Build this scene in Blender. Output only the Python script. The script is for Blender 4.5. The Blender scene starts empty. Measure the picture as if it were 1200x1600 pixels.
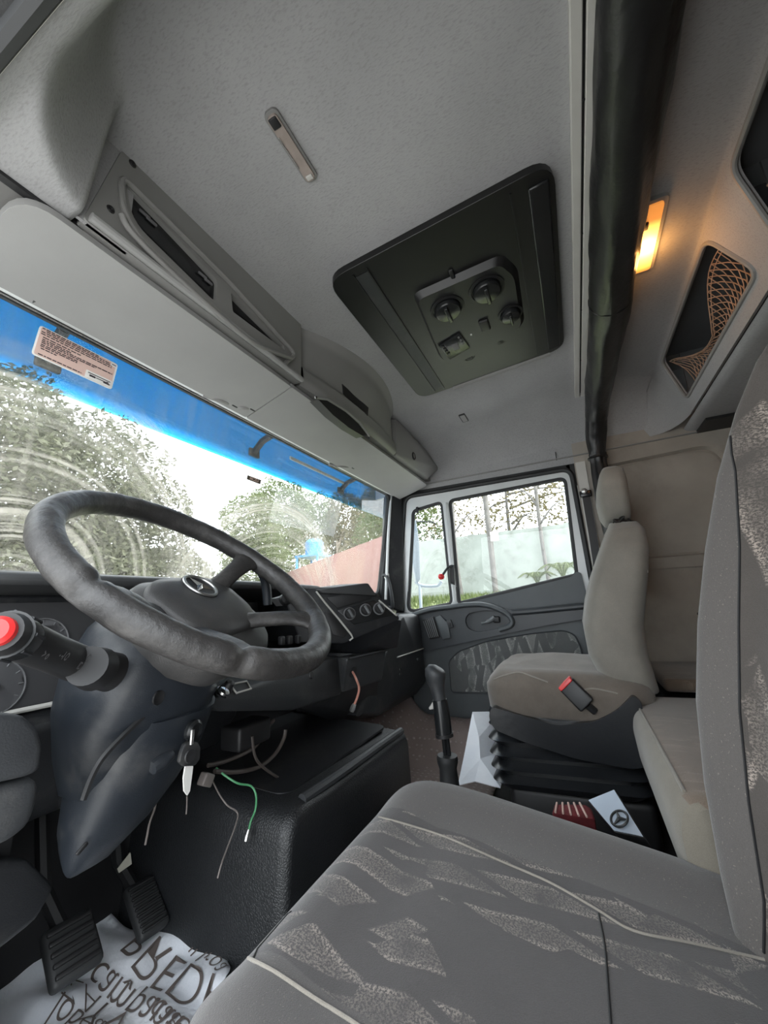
import bpy, bmesh, math, random
from mathutils import Vector, Matrix, noise
from mathutils.geometry import tessellate_polygon
random.seed(7)
SC = bpy.context.scene
COL = SC.collection
PI = math.pi

# ------------------------------------------------------------ camera
# cab axes: X to the passenger side, Y forward, Z up; cab floor at z = 0.13
CAM = Vector((-1.0, 0.0, 0.80))
FPX = 620.0                                   # focal length in pixels of the 1200 px wide frame
CX = Vector((0.43171636, -0.90069591, -0.04866059))    # camera right
CD = Vector((0.18237523, 0.13999334, -0.97321177))     # camera down
CF = Vector((0.88338002, 0.41127696, 0.22470204))      # camera forward
cam_data = bpy.data.cameras.new('camera')
cam_data.sensor_fit = 'HORIZONTAL'
cam_data.sensor_width = 36.0
cam_data.lens = 36.0 * FPX / 1200.0
cam_data.clip_start = 0.01
cam_data.clip_end = 300
cam = bpy.data.objects.new('camera', cam_data)
COL.objects.link(cam)
cam.matrix_world = Matrix(((CX.x, -CD.x, -CF.x, CAM.x), (CX.y, -CD.y, -CF.y, CAM.y),
                           (CX.z, -CD.z, -CF.z, CAM.z), (0, 0, 0, 1)))
SC.camera = cam

# ------------------------------------------------------------ sky, light, exposure
world = bpy.data.worlds.new('overcast_sky')
SC.world = world
world.use_nodes = True
_bg = world.node_tree.nodes['Background']
_bg.inputs['Color'].default_value = (0.90, 0.955, 1.0, 1)
_bg.inputs['Strength'].default_value = 5.0
sun_data = bpy.data.lights.new('sun', 'SUN')
sun_data.energy = 8.0
sun_data.angle = math.radians(6)
sun_data.color = (1.0, 0.95, 0.88)
sun = bpy.data.objects.new('sun', sun_data)
COL.objects.link(sun)
sun.rotation_euler = Vector((-0.10, -0.64, 0.76)).to_track_quat('Z', 'Y').to_euler()   # high, from behind the cab
SC.view_settings.view_transform = 'Standard'
SC.view_settings.look = 'None'
SC.view_settings.exposure = 0.2
SC.view_settings.gamma = 1.0
SC.view_settings.use_curve_mapping = False

# ------------------------------------------------------------ measuring helpers
def ray(px, py):
    return CX * ((px - 600) / FPX) + CD * ((py - 800) / FPX) + CF
def AX(px, py, x):
    d = ray(px, py); return CAM + d * ((x - CAM.x) / d.x)
def AY(px, py, y):
    d = ray(px, py); return CAM + d * ((y - CAM.y) / d.y)
def AZ(px, py, z):
    d = ray(px, py); return CAM + d * ((z - CAM.z) / d.z)
def AP(px, py, p, n):
    d = ray(px, py); n = Vector(n); return CAM + d * ((Vector(p) - CAM).dot(n) / d.dot(n))

# ------------------------------------------------------------ mesh helpers
V = Vector
class MB:
    def __init__(s): s.v = []; s.f = []; s.m = []
    def add(s, v, f, m=0):
        o = len(s.v); s.v += [tuple(p) for p in v]; s.f += [tuple(i + o for i in q) for q in f]; s.m += [m] * len(f); return s
    def box(s, lo, hi, m=0):
        x0, y0, z0 = lo; x1, y1, z1 = hi
        v = [(x0,y0,z0),(x1,y0,z0),(x1,y1,z0),(x0,y1,z0),(x0,y0,z1),(x1,y0,z1),(x1,y1,z1),(x0,y1,z1)]
        return s.add(v, [(0,3,2,1),(4,5,6,7),(0,1,5,4),(1,2,6,5),(2,3,7,6),(3,0,4,7)], m)
    def rbox(s, c, size, r=.01, seg=3, rot=None, m=0):
        bm = bmesh.new(); bmesh.ops.create_cube(bm, size=1)
        for v in bm.verts: v.co = V((v.co.x*size[0], v.co.y*size[1], v.co.z*size[2]))
        bmesh.ops.bevel(bm, geom=bm.edges[:] , offset=min(r, .49*min(size)), segments=seg, affect='EDGES', profile=.5)
        bm.verts.index_update()
        M = rot if rot is not None else Matrix.Identity(3)
        v = [M @ q.co + V(c) for q in bm.verts]; f = [[q.index for q in p.verts] for p in bm.faces]
        bm.free(); return s.add(v, f, m)
    def tube(s, pts, r, n=10, closed=False, caps=True, m=0, flat=1.0):
        P = [V(p) for p in pts]; k = len(P)
        R = r if isinstance(r, (list, tuple)) else [r]*k
        T = []
        for i in range(k):
            a = P[(i-1) % k] if (closed or i > 0) else P[i]; b = P[(i+1) % k] if (closed or i < k-1) else P[i]
            t = (b - a); T.append(t.normalized() if t.length > 1e-9 else V((0,0,1)))
        u = T[0].orthogonal().normalized(); v = []; f = []
        if abs(T[0].z) < .9: u = (V((0,0,1)) - T[0]*T[0].z).normalized()
        for i in range(k):
            u = (u - T[i]*u.dot(T[i])).normalized(); w = T[i].cross(u)
            for j in range(n):
                a = 2*PI*j/n; v.append(P[i] + u*math.cos(a)*R[i]*flat + w*math.sin(a)*R[i])
        for i in range(k if closed else k-1):
            for j in range(n):
                i2 = (i+1) % k; f.append((i*n+j, i*n+(j+1) % n, i2*n+(j+1) % n, i2*n+j))
        if caps and not closed:
            f.append(tuple(range(n-1, -1, -1))); f.append(tuple((k-1)*n+j for j in range(n)))
        return s.add(v, f, m)
    def lathe(s, prof, org, axis=(0,0,1), n=24, m=0):
        a = V(axis).normalized(); u = a.orthogonal().normalized(); w = a.cross(u); o = V(org); v = []; f = []
        for r, h in prof:
            for j in range(n):
                t = 2*PI*j/n; v.append(o + a*h + (u*math.cos(t) + w*math.sin(t))*r)
        for i in range(len(prof)-1):
            for j in range(n): f.append((i*n+j, i*n+(j+1) % n, (i+1)*n+(j+1) % n, (i+1)*n+j))
        if prof[0][0] > 1e-6: f.append(tuple(range(n-1, -1, -1)))
        if prof[-1][0] > 1e-6: f.append(tuple((len(prof)-1)*n+j for j in range(n)))
        return s.add(v, f, m)
    def prism(s, outer, org, ux, uy, depth, holes=(), m=0):
        """polygon with holes in the plane org+x*ux+y*uy, given thickness depth along ux x uy"""
        ux = V(ux).normalized(); uy = V(uy).normalized(); nn = ux.cross(uy).normalized(); org = V(org)
        loops = [list(outer)] + [list(h) for h in holes]
        flat = [p for l in loops for p in l]
        tri = tessellate_polygon([[V((p[0], p[1], 0)) for p in l] for l in loops])
        k = len(flat); P = [org + ux*p[0] + uy*p[1] for p in flat]
        v = P + [p + nn*depth for p in P]
        f = []
        for t in tri:
            a, b, c = [V((*flat[i], 0)) for i in t]
            t = t if (b-a).cross(c-a).z > 0 else (t[0], t[2], t[1])
            f.append((t[0], t[2], t[1])); f.append((t[0]+k, t[1]+k, t[2]+k))
        o = 0
        for li, l in enumerate(loops):
            q = len(l); area = sum(l[i][0]*l[(i+1) % q][1] - l[(i+1) % q][0]*l[i][1] for i in range(q))
            for i in range(q):
                a = o+i; b = o+(i+1) % q
                if (area > 0) != (li > 0): f.append((a, b, b+k, a+k))
                else: f.append((b, a, a+k, b+k))
            o += q
        return s.add(v, f, m)
    def loft(s, rings, cap=True, m=0, closed=True):
        n = len(rings[0]); v = [p for r in rings for p in r]; f = []
        for i in range(len(rings)-1):
            for j in range(n if closed else n-1):
                f.append((i*n+j, i*n+(j+1) % n, (i+1)*n+(j+1) % n, (i+1)*n+j))
        if cap: f.append(tuple(range(n-1, -1, -1))); f.append(tuple((len(rings)-1)*n+j for j in range(n)))
        return s.add(v, f, m)
    def grid(s, fn, nu, nv, m=0):
        v = [fn(i/nu, j/nv) for j in range(nv+1) for i in range(nu+1)]
        f = [(j*(nu+1)+i, j*(nu+1)+i+1, (j+1)*(nu+1)+i+1, (j+1)*(nu+1)+i) for j in range(nv) for i in range(nu)]
        return s.add(v, f, m)
    def hull(s, pts, bev=0, seg=2, m=0):
        bm = bmesh.new()
        for p in pts: bm.verts.new(p)
        r = bmesh.ops.convex_hull(bm, input=bm.verts[:])
        bmesh.ops.delete(bm, geom=list({g for g in r['geom_interior'] + r['geom_unused'] if isinstance(g, bmesh.types.BMVert)}), context='VERTS')
        bmesh.ops.dissolve_limit(bm, angle_limit=math.radians(4), verts=bm.verts[:], edges=bm.edges[:])
        if bev: bmesh.ops.bevel(bm, geom=bm.edges[:], offset=bev, segments=seg, affect='EDGES', profile=.5, clamp_overlap=True)
        bmesh.ops.recalc_face_normals(bm, faces=bm.faces[:]); bm.verts.index_update()
        v = [q.co.copy() for q in bm.verts]; f = [[q.index for q in p.verts] for p in bm.faces]
        bm.free(); return s.add(v, f, m)

def rrect(cx, cy, w, h, r, n=5):
    out = []
    for (sx, sy, a0) in ((1,1,0),(-1,1,90),(-1,-1,180),(1,-1,270)):
        for k in range(n+1):
            a = math.radians(a0 + 90*k/n); out.append((cx + sx*(w/2-r) + r*math.cos(a), cy + sy*(h/2-r) + r*math.sin(a)))
    return out
def rpoly(pts, r, n=4):
    out = []; k = len(pts); R = r if isinstance(r, (list, tuple)) else [r]*k
    for i in range(k):
        p = V(pts[i][:2]); a = V(pts[i-1][:2]) - p; b = V(pts[(i+1) % k][:2]) - p
        d = min(R[i], a.length*.45, b.length*.45); A = p + a.normalized()*d; B = p + b.normalized()*d
        for j in range(n+1):
            t = j/n; q = A*(1-t)**2 + p*2*t*(1-t) + B*t*t; out.append((q.x, q.y))
    return out
def spline(pts, n=8, closed=False):
    P = [V(p) for p in pts]; k = len(P); out = []
    for i in range(k if closed else k-1):
        g = lambda j: P[j % k] if closed else P[min(max(j, 0), k-1)]
        a, b, c, d = g(i-1), g(i), g(i+1), g(i+2)
        for j in range(n):
            t = j/n; out.append(.5*((2*b) + (c-a)*t + (2*a-5*b+4*c-d)*t*t + (3*b-a-3*c+d)*t**3))
    if not closed: out.append(P[-1])
    return out
def lerp(a, b, t): return a + (b-a)*t
def sstep(t): t = max(0., min(1., t)); return t*t*(3-2*t)
def interp(x, xs, ys):
    if x <= xs[0]: return ys[0]
    for i in range(len(xs)-1):
        if x <= xs[i+1]: return lerp(ys[i], ys[i+1], (x-xs[i])/(xs[i+1]-xs[i]))
    return ys[-1]

def obj(name, mb, mat, parent=None, smooth=35, bevel=0, sub=0):
    me = bpy.data.meshes.new(name)
    me.from_pydata([tuple(p) for p in mb.v], [], mb.f)
    mats = mat if isinstance(mat, (list, tuple)) else [mat]
    for q in mats: me.materials.append(q)
    if len(mats) > 1: me.polygons.foreach_set('material_index', mb.m)
    if smooth is not None:
        me.polygons.foreach_set('use_smooth', [True]*len(me.polygons))
        if smooth < 180: me.set_sharp_from_angle(angle=math.radians(smooth))
    me.update()
    o = bpy.data.objects.new(name, me); COL.objects.link(o)
    if bevel:
        b = o.modifiers.new('bevel', 'BEVEL'); b.width = bevel; b.segments = 2; b.limit_method = 'ANGLE'; b.angle_limit = math.radians(35)
    if sub:
        b = o.modifiers.new('sub', 'SUBSURF'); b.levels = b.render_levels = sub
    if parent is not None: par(o, parent)
    return o
def wloc(o):
    p = V(o.location)
    return p
BASE = {}
def par(o, parent):
    o.parent = parent
    b = BASE.get(parent.name, V((0,0,0)))
    o.matrix_parent_inverse = Matrix.Translation(-b)
    BASE[o.name] = V((0,0,0))
def tag(o, label, cat, group=None):
    o['label'] = label; o['category'] = cat
    if group: o['group'] = group
    return o
def thing(name, label, cat, loc=(0,0,0), group=None):
    o = bpy.data.objects.new(name, None); COL.objects.link(o); o.location = loc; o.empty_display_size = .05
    BASE[o.name] = V(loc)
    return tag(o, label, cat, group)
def struct(name, label=None, loc=(0,0,0)):
    o = bpy.data.objects.new(name, None); COL.objects.link(o); o.location = loc; BASE[o.name] = V(loc)
    o['kind'] = 'structure'
    if label: o['label'] = label
    return o
def sobj(name, mb, mat, label=None, **k):
    o = obj(name, mb, mat, **k); o['kind'] = 'structure'
    if label: o['label'] = label
    return o

from mathutils.bvhtree import BVHTree
def follow(mb_, pxs, lift, n=5):
    """trace a line seen at these pixels over a built surface"""
    bt = BVHTree.FromPolygons([V(p) for p in mb_.v], mb_.f); out = []
    for p in spline([V((*q_, 0)) for q_ in pxs], n):
        d = ray(p.x, p.y).normalized(); h = bt.ray_cast(CAM, d)
        if h[0] is not None: out.append(h[0] + (h[1] if h[1].dot(d) < 0 else -h[1])*lift)
    return out

# ------------------------------------------------------------ materials
class NT:
    def __init__(s, name):
        s.mat = bpy.data.materials.new(name); s.mat.use_nodes = True; s.t = s.mat.node_tree
        s.b = s.t.nodes['Principled BSDF']; s.out = s.t.nodes['Material Output']
    def n(s, typ, ins=None, **props):
        q = s.t.nodes.new(typ)
        for k, v in props.items(): setattr(q, k, v)
        for k, v in (ins or {}).items():
            if isinstance(v, bpy.types.NodeSocket): s.t.links.new(v, q.inputs[k])
            else: q.inputs[k].default_value = v
        return q
    def link(s, a, b): s.t.links.new(a, b)
    def math(s, op, a, b=0.0, c=None):
        q = s.n('ShaderNodeMath', operation=op)
        for i, v in enumerate((a, b, c)):
            if v is None: continue
            if isinstance(v, bpy.types.NodeSocket): s.link(v, q.inputs[i])
            else: q.inputs[i].default_value = v
        return q.outputs[0]
    def obj(s): return s.n('ShaderNodeTexCoord').outputs['Object']
    def noise(s, scale, detail=3, rough=.55, vec=None, out='Fac'):
        q = s.n('ShaderNodeTexNoise', {'Scale': scale, 'Detail': detail, 'Roughness': rough}); s.link(vec or s.obj(), q.inputs['Vector']); return q.outputs[out]
    def ramp(s, fac, stops):
        q = s.n('ShaderNodeValToRGB', {'Fac': fac}); e = q.color_ramp.elements
        while len(e) < len(stops): e.new(.5)
        for el, (p, c) in zip(e, stops): el.position = p; el.color = (*c, 1) if len(c) == 3 else c
        return q.outputs['Color']
    def mix(s, fac, a, b):
        q = s.n('ShaderNodeMix', data_type='RGBA')
        for i, v in ((0, fac), (6, a), (7, b)):
            if isinstance(v, bpy.types.NodeSocket): s.link(v, q.inputs[i])
            else: q.inputs[i].default_value = v if i == 0 else (*v[:3], 1)
        return q.outputs[2]
    def mapr(s, v, a, b, c=0., d=1.):
        q = s.n('ShaderNodeMapRange', {'From Min': a, 'From Max': b, 'To Min': c, 'To Max': d}); s.link(v, q.inputs['Value']); return q.outputs[0]
    def bump(s, h, strength=.3, dist=.01):
        q = s.n('ShaderNodeBump', {'Strength': strength, 'Distance': dist, 'Height': h}); s.link(q.outputs[0], s.b.inputs['Normal'])
    def set(s, **k):
        for a, v in k.items():
            i = s.b.inputs[a.replace('_', ' ')]
            if isinstance(v, bpy.types.NodeSocket): s.link(v, i)
            elif isinstance(v, tuple): i.default_value = (*v[:3], 1)
            else: i.default_value = v
        return s
def mk(name, col, rough=.5, metal=0., var=.12, vscale=6., bump=0., bscale=300., bdist=.002, spec=.5, dirt=None):
    m = NT(name)
    c2 = tuple(min(1, x*(1+var)) for x in col); c1 = tuple(x*(1-var) for x in col)
    c = m.ramp(m.noise(vscale, 5, .6), [(.3, c1), (.7, c2)])
    if dirt:
        c = m.mix(m.mapr(m.noise(dirt[1], 6, .7), .52, .75, 0, dirt[2]), c, dirt[0])
    m.set(Base_Color=c, Roughness=rough, Metallic=metal); m.b.inputs['Specular IOR Level'].default_value = spec
    if bump: m.bump(m.noise(bscale, 2), bump, bdist)
    return m.mat
def fabric(name, col, speck=None, scale=900., var=.15, bump=.35):
    m = NT(name)
    base = m.ramp(m.noise(9, 6, .65), [(.3, tuple(x*(1-var) for x in col)), (.7, tuple(min(1, x*(1+var)) for x in col))])
    fine = m.noise(scale, 2, .6)
    c = m.mix(m.mapr(fine, .4, .62, 0, .35), base, tuple(x*.62 for x in col))
    if speck:
        c = m.mix(m.mapr(m.noise(420, 2, .5), .66, .70, 0, .55), c, speck)
    m.set(Base_Color=c, Roughness=.92); m.b.inputs['Specular IOR Level'].default_value = .15
    m.b.inputs['Sheen Weight'].default_value = .25; m.b.inputs['Sheen Roughness'].default_value = .5
    m.bump(fine, bump, .002)
    return m.mat
def pattern_fabric(name, col, lite, scale=1.0, amount=.8, axes='XY', band=None, plain=None):
    """charcoal cloth with angular brushed blocks of pale flecks"""
    m = NT(name)
    co = m.obj()
    if axes == 'YZ':
        sp = m.n('ShaderNodeSeparateXYZ', {'Vector': co}); co = m.n('ShaderNodeCombineXYZ', {'X': sp.outputs[1], 'Y': sp.outputs[2], 'Z': 0.}).outputs[0]
    elif axes == 'XZ':
        sp = m.n('ShaderNodeSeparateXYZ', {'Vector': co}); co = m.n('ShaderNodeCombineXYZ', {'X': sp.outputs[0], 'Y': sp.outputs[2], 'Z': 0.}).outputs[0]
    else:
        sp = m.n('ShaderNodeSeparateXYZ', {'Vector': co}); co = m.n('ShaderNodeCombineXYZ', {'X': sp.outputs[0], 'Y': sp.outputs[1], 'Z': 0.}).outputs[0]
    warp = m.n('ShaderNodeTexNoise', {'Scale': 14*scale, 'Detail': 2.}); m.link(co, warp.inputs['Vector'])
    wv = m.n('ShaderNodeVectorMath', {0: warp.outputs['Color'], 1: (.5, .5, .5)}, operation='SUBTRACT').outputs[0]
    wv = m.n('ShaderNodeVectorMath', {0: wv, 'Scale': .008/scale}, operation='SCALE').outputs[0]
    cw = m.n('ShaderNodeVectorMath', {0: co, 1: wv}, operation='ADD').outputs[0]
    cell = m.n('ShaderNodeTexVoronoi', {'Scale': 10.5*scale, 'Randomness': 1.}, voronoi_dimensions='2D', distance='CHEBYCHEV'); m.link(cw, cell.inputs['Vector'])
    rnd = m.n('ShaderNodeSeparateColor', {'Color': cell.outputs['Color']})
    masks = []
    for ang, sc in ((.8, 21.), (-.8, 26.), (.25, 19.)):
        mp = m.n('ShaderNodeMapping', {'Rotation': (0, 0, ang), 'Scale': (sc*scale, sc*.27*scale, 1.)}); m.link(cw, mp.inputs['Vector'])
        s2 = m.n('ShaderNodeSeparateXYZ', {'Vector': mp.outputs[0]})
        t = m.math('FRACT', s2.outputs[0])
        t2 = m.math('FRACT', s2.outputs[1])
        u1 = m.math('ABSOLUTE', m.math('SUBTRACT', t, .5)); u2 = m.math('ABSOLUTE', m.math('SUBTRACT', t2, .5))
        bar = m.math('MULTIPLY', m.mapr(u1, .27, .31, 1., 0.), m.mapr(u2, .40, .42, 1., 0.))
        edge = m.math('MULTIPLY', bar, m.math('ADD', .55, m.math('MULTIPLY', m.mapr(u1, .17, .24), .9)))
        masks.append(edge)
    sel = rnd.outputs[0]
    a = m.n('ShaderNodeMix', {0: m.math('GREATER_THAN', sel, .4), 2: masks[0], 3: masks[1]}).outputs[0]
    a = m.n('ShaderNodeMix', {0: m.math('GREATER_THAN', sel, .72), 2: a, 3: masks[2]}).outputs[0]
    a = m.math('MULTIPLY', a, m.math('GREATER_THAN', rnd.outputs[1], .22))
    flecks = m.mapr(m.noise(470*scale, 3, .75, co), .46, .57)
    big = m.mapr(m.noise(16*scale, 3, .6, co), .34, .56)
    k = m.math('MULTIPLY', m.math('MULTIPLY', a, flecks), m.math('MULTIPLY', big, amount))
    base = m.ramp(m.noise(7, 6, .65), [(.3, tuple(x*.86 for x in col)), (.7, tuple(x*1.14 for x in col))])
    fine = m.noise(900, 2, .6)
    base = m.mix(m.mapr(fine, .4, .62, 0, .35), base, tuple(x*.62 for x in col))
    if band:        # the middle panel between the two seams carries the pattern, the bolsters are plain
        ox = m.n('ShaderNodeSeparateXYZ', {'Vector': m.obj()}).outputs[0]
        inb = m.mapr(m.math('ABSOLUTE', m.math('SUBTRACT', ox, band[0])), band[1], band[1]+.002, 1., 0.)
        k = m.math('MULTIPLY', k, inb)
        pb = m.mix(m.mapr(fine, .4, .62, 0, .35), plain, tuple(x*.62 for x in plain))
        pb = m.mix(m.mapr(m.noise(420, 2, .5), .67, .71, 0, .4), pb, lite)
        base = m.mix(inb, pb, base)
    m.set(Base_Color=m.mix(k, base, lite), Roughness=.92); m.b.inputs['Specular IOR Level'].default_value = .15
    m.b.inputs['Sheen Weight'].default_value = .25
    m.bump(m.math('ADD', fine, m.math('MULTIPLY', k, .6)), .35, .002)
    return m.mat
def glassy(name, tint=(1, 1, 1), gloss=.06, rough=.0, dust=None):
    """thin pane: see-through with a light mirror coat"""
    m = NT(name); t = m.t; t.nodes.remove(m.b)
    tr = m.n('ShaderNodeBsdfTransparent', {'Color': (*tint, 1)})
    gl = m.n('ShaderNodeBsdfGlossy', {'Color': (1, 1, 1, 1), 'Roughness': rough})
    fr = m.n('ShaderNodeFresnel', {'IOR': 1.45})
    mx = m.n('ShaderNodeMixShader', {0: m.math('MULTIPLY', fr.outputs[0], gloss*14), 1: tr.outputs[0], 2: gl.outputs[0]})
    m.link(mx.outputs[0], m.out.inputs['Surface'])
    m.mx = mx; m.tr = tr
    return m
M = {}
M['liner'] = None
def build_materials():
    m = NT('liner_felt')
    mp = m.n('ShaderNodeMapping', {'Scale': (380., 130., 280.), 'Rotation': (0, 0, .6)}); m.link(m.obj(), mp.inputs['Vector'])
    fib = m.n('ShaderNodeTexNoise', {'Scale': 1., 'Detail': 3.}); m.link(mp.outputs[0], fib.inputs['Vector'])
    c = m.ramp(m.noise(3.5, 5, .6), [(.3, (.325, .325, .328)), (.7, (.385, .384, .386))])
    c = m.mix(m.mapr(fib.outputs['Fac'], .50, .72, 0, .38), c, (.2, .195, .19))
    m.set(Base_Color=c, Roughness=.95); m.b.inputs['Specular IOR Level'].default_value = .1
    m.bump(fib.outputs['Fac'], .25, .002); M['liner'] = m.mat
    M['light_plastic'] = mk('light_plastic', (.30, .30, .295), .55, bump=.08, bscale=500, vscale=5, var=.06)
    M['mid_plastic'] = mk('mid_plastic', (.235, .232, .225), .5, bump=.08, bscale=500, vscale=5, var=.07)
    M['side_panel'] = mk('side_panel', (.34, .305, .265), .7, bump=.1, bscale=400, var=.1, dirt=((.22, .19, .16), 5., .5))
    M['door_paint'] = mk('door_paint', (.62, .64, .64), .3, var=.05)
    M['door_trim'] = mk('door_trim', (.075, .084, .09), .5, bump=.15, bscale=700, var=.1)
    M['louvre'] = mk('louvre', (.13, .14, .145), .4, var=.05)
    M['door_trim_dark'] = mk('door_trim_dark', (.038, .043, .048), .42, bump=.12, bscale=700, var=.1)
    M['dash'] = mk('dash', (.0125, .0135, .0155), .48, bump=.18, bscale=600, var=.15, dirt=((.12, .115, .105), 9., .35))
    M['dash_grey'] = mk('dash_grey', (.030, .032, .035), .5, bump=.25, bscale=450, var=.15, dirt=((.16, .155, .145), 9., .3))
    M['column'] = mk('column', (.015, .0185, .024), .42, bump=.12, bscale=600, var=.15, dirt=((.14, .135, .13), 7., .35))
    M['black'] = mk('black', (.012, .012, .013), .5, var=.2)
    M['black_gloss'] = mk('black_gloss', (.012, .013, .014), .25, var=.1)
    M['hatch'] = mk('hatch', (.009, .0092, .0093), .38, var=.15, bump=.05, bscale=800)
    M['hatch_panel'] = mk('hatch_panel', (.012, .0125, .013), .4, var=.15, bump=.05, bscale=800)
    M['rubber'] = mk('rubber', (.018, .019, .02), .6, var=.15)
    M['chrome'] = mk('chrome', (.75, .75, .74), .18, 1., var=.05)
    M['steel'] = mk('steel', (.55, .55, .54), .35, 1., var=.12, vscale=20)
    M['alu'] = mk('alu', (.50, .49, .46), .4, .0, var=.06)
    M['red'] = mk('red', (.62, .03, .03), .35, var=.08)
    M['white_print'] = mk('white_print', (.72, .72, .70), .6, var=.05)
    M['dim_print'] = mk('dim_print', (.13, .13, .135), .6, var=.05)
    m = NT('moulded_leather'); vo = m.n('ShaderNodeTexVoronoi', {'Scale': 190.}, feature='DISTANCE_TO_EDGE'); m.link(m.obj(), vo.inputs['Vector'])
    m.set(Base_Color=m.ramp(m.noise(6, 4), [(.3, (.008, .009, .010)), (.7, (.014, .015, .017))]), Roughness=.42)
    m.bump(m.mapr(vo.outputs['Distance'], 0, .2), .25, .002); M['tunnel'] = m.mat
    m = NT('wheel_rubber')
    wear = m.mapr(m.noise(17, 8, .75), .47, .60)
    m.set(Base_Color=m.mix(wear, (.026, .0245, .024), (.050, .047, .045)), Roughness=m.mapr(m.noise(30, 4), .3, .7, .32, .55))
    m.bump(m.math('ADD', m.noise(120, 5, .7), m.math('MULTIPLY', m.noise(26, 3), 1.5)), .35, .004); M['wheel'] = m.mat
    M['hub'] = mk('hub', (.035, .034, .034), .5, bump=.25, bscale=500, var=.15, dirt=((.09, .08, .07), 6., .5))
    M['curtain'] = mk('curtain', (.012, .012, .0125), .36, bump=.25, bscale=70, bdist=.004, var=.2)
    M['bellows'] = mk('bellows', (.016, .0175, .02), .28, bump=.15, bscale=60, bdist=.003, var=.2)
    M['seat_cloth'] = fabric('seat_cloth', (.105, .097, .093), (.30, .275, .25))
    M['seat_pattern'] = pattern_fabric('seat_pattern', (.070, .065, .064), (.29, .25, .22), .85, .95, 'XY', (-.475, .148), (.098, .091, .088))
    M['seat_pattern_up'] = pattern_fabric('seat_pattern_up', (.082, .073, .066), (.34, .29, .25), .85, .95, 'XZ', (-.475, .138), (.105, .096, .09))
    M['piping'] = fabric('piping', (.24, .22, .19), None, var=.2, bump=.1)
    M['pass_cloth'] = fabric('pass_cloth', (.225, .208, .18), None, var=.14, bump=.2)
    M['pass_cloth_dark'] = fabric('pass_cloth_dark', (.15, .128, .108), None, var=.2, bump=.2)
    M['bunk_cloth'] = pattern_fabric('bunk_cloth', (.145, .112, .085), (.27, .22, .175), 1.0, .5)
    M['bunk_plain'] = fabric('bunk_plain', (.19, .172, .14), None, var=.15, bump=.2)
    M['door_cloth'] = pattern_fabric('door_cloth', (.12, .125, .125), (.42, .42, .40), .75, 1.2, 'YZ')
    M['mat_quilt'] = None
    m = NT('quilt_mat'); co = m.obj()
    vo = m.n('ShaderNodeTexVoronoi', {'Scale': 42., 'Randomness': .25}); m.link(co, vo.inputs['Vector'])
    dots = m.mapr(vo.outputs['Distance'], .12, .3, 1, 0)
    m.set(Base_Color=m.mix(m.math('MULTIPLY', dots, .55), (.27, .215, .20), (.55, .47, .44)), Roughness=.5)
    m.bump(m.math('ADD', dots, m.math('MULTIPLY', m.noise(18, 4), 1.2)), .5, .006); M['mat_quilt'] = m.mat
    m = NT('plastic_bag')
    m.set(Base_Color=m.ramp(m.noise(6, 4), [(.3, (.82, .86, .93)), (.7, (.90, .92, .96))]), Roughness=.35)
    m.bump(m.noise(22, 5, .6), .5, .008); M['bag'] = m.mat
    M['bag_print'] = mk('bag_print', (.15, .125, .115), .5, var=.15, vscale=20)
    M['floor'] = mk('floor_rubber', (.02, .02, .021), .7, var=.2, bump=.3, bscale=100)
    M['compartment'] = mk('compartment', (.10, .105, .11), .7, var=.12)
    M['net'] = mk('net', (.38, .24, .16), .7, var=.2)  # glow of the amber lamp is put into the net's base colour
    M['gauge_face'] = mk('gauge_face', (.042, .042, .044), .4, var=.05)
    M['grey_dirty'] = mk('cluster_hood', (.03, .031, .032), .55, var=.2, bump=.15, bscale=500)
    M['pink_paper'] = mk('pink_paper', (.66, .47, .41), .7, var=.03)
    M['white_paper'] = mk('white_paper', (.78, .77, .74), .6, var=.03)
    M['ink'] = mk('ink', (.035, .03, .035), .7, var=.1)
    M['brown_ink'] = mk('brown_ink', (.11, .085, .06), .7, var=.1)
    M['tag_paper'] = mk('tag_paper', (.26, .25, .21), .7, var=.1)
    M['key_steel'] = mk('key_steel', (.70, .69, .66), .35, .1, var=.08)
    M['wire_green'] = mk('wire_green', (.07, .27, .12), .4, var=.05)
    M['wire_grey'] = mk('wire_grey', (.16, .14, .13), .5, var=.1)
    M['wire_dark'] = mk('wire_dark', (.055, .045, .04), .5, var=.2)
    M['wire_pink'] = mk('wire_pink', (.55, .26, .2), .45, var=.1)
    M['silver_box'] = mk('silver_box', (.46, .53, .62), .35, .2, var=.06)
    M['red_cloth'] = mk('red_cloth', (.12, .012, .016), .8, var=.3, vscale=60)
    M['lamp_lens'] = mk('lamp_lens', (.34, .29, .26), .2, var=.12, vscale=30)
    # lit lamp
    m = NT('lit_lens'); co = m.obj()
    g = m.n('ShaderNodeVectorMath', {0: co, 1: (.075, -.285, 1.66)}, operation='DISTANCE').outputs['Value']
    e = m.ramp(m.mapr(g, 0., .09), [(0., (1., .62, .22)), (.45, (1., .42, .08)), (1., (.75, .26, .05))])
    m.set(Base_Color=(.8, .4, .12), Roughness=.3); m.link(e, m.b.inputs['Emission Color'])
    m.link(m.mapr(g, 0., .085, 7., .75), m.b.inputs['Emission Strength']); M['lit_lens'] = m.mat
    # panes
    m = glassy('side_pane', (.97, .98, .975), .03); M['side_glass'] = m.mat
    m = glassy('acrylic_blue', (.0, .20, .62), .008)
    sp = m.n('ShaderNodeSeparateXYZ', {'Vector': m.obj()})
    tint = m.ramp(m.mapr(sp.outputs[2], 1.295, 1.345), [(0., (.5, .93, .94)), (.35, (.03, .40, .60)), (1., (.0, .20, .325))])
    m.link(tint, m.tr.inputs['Color']); M['visor_blue'] = m.mat
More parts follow.
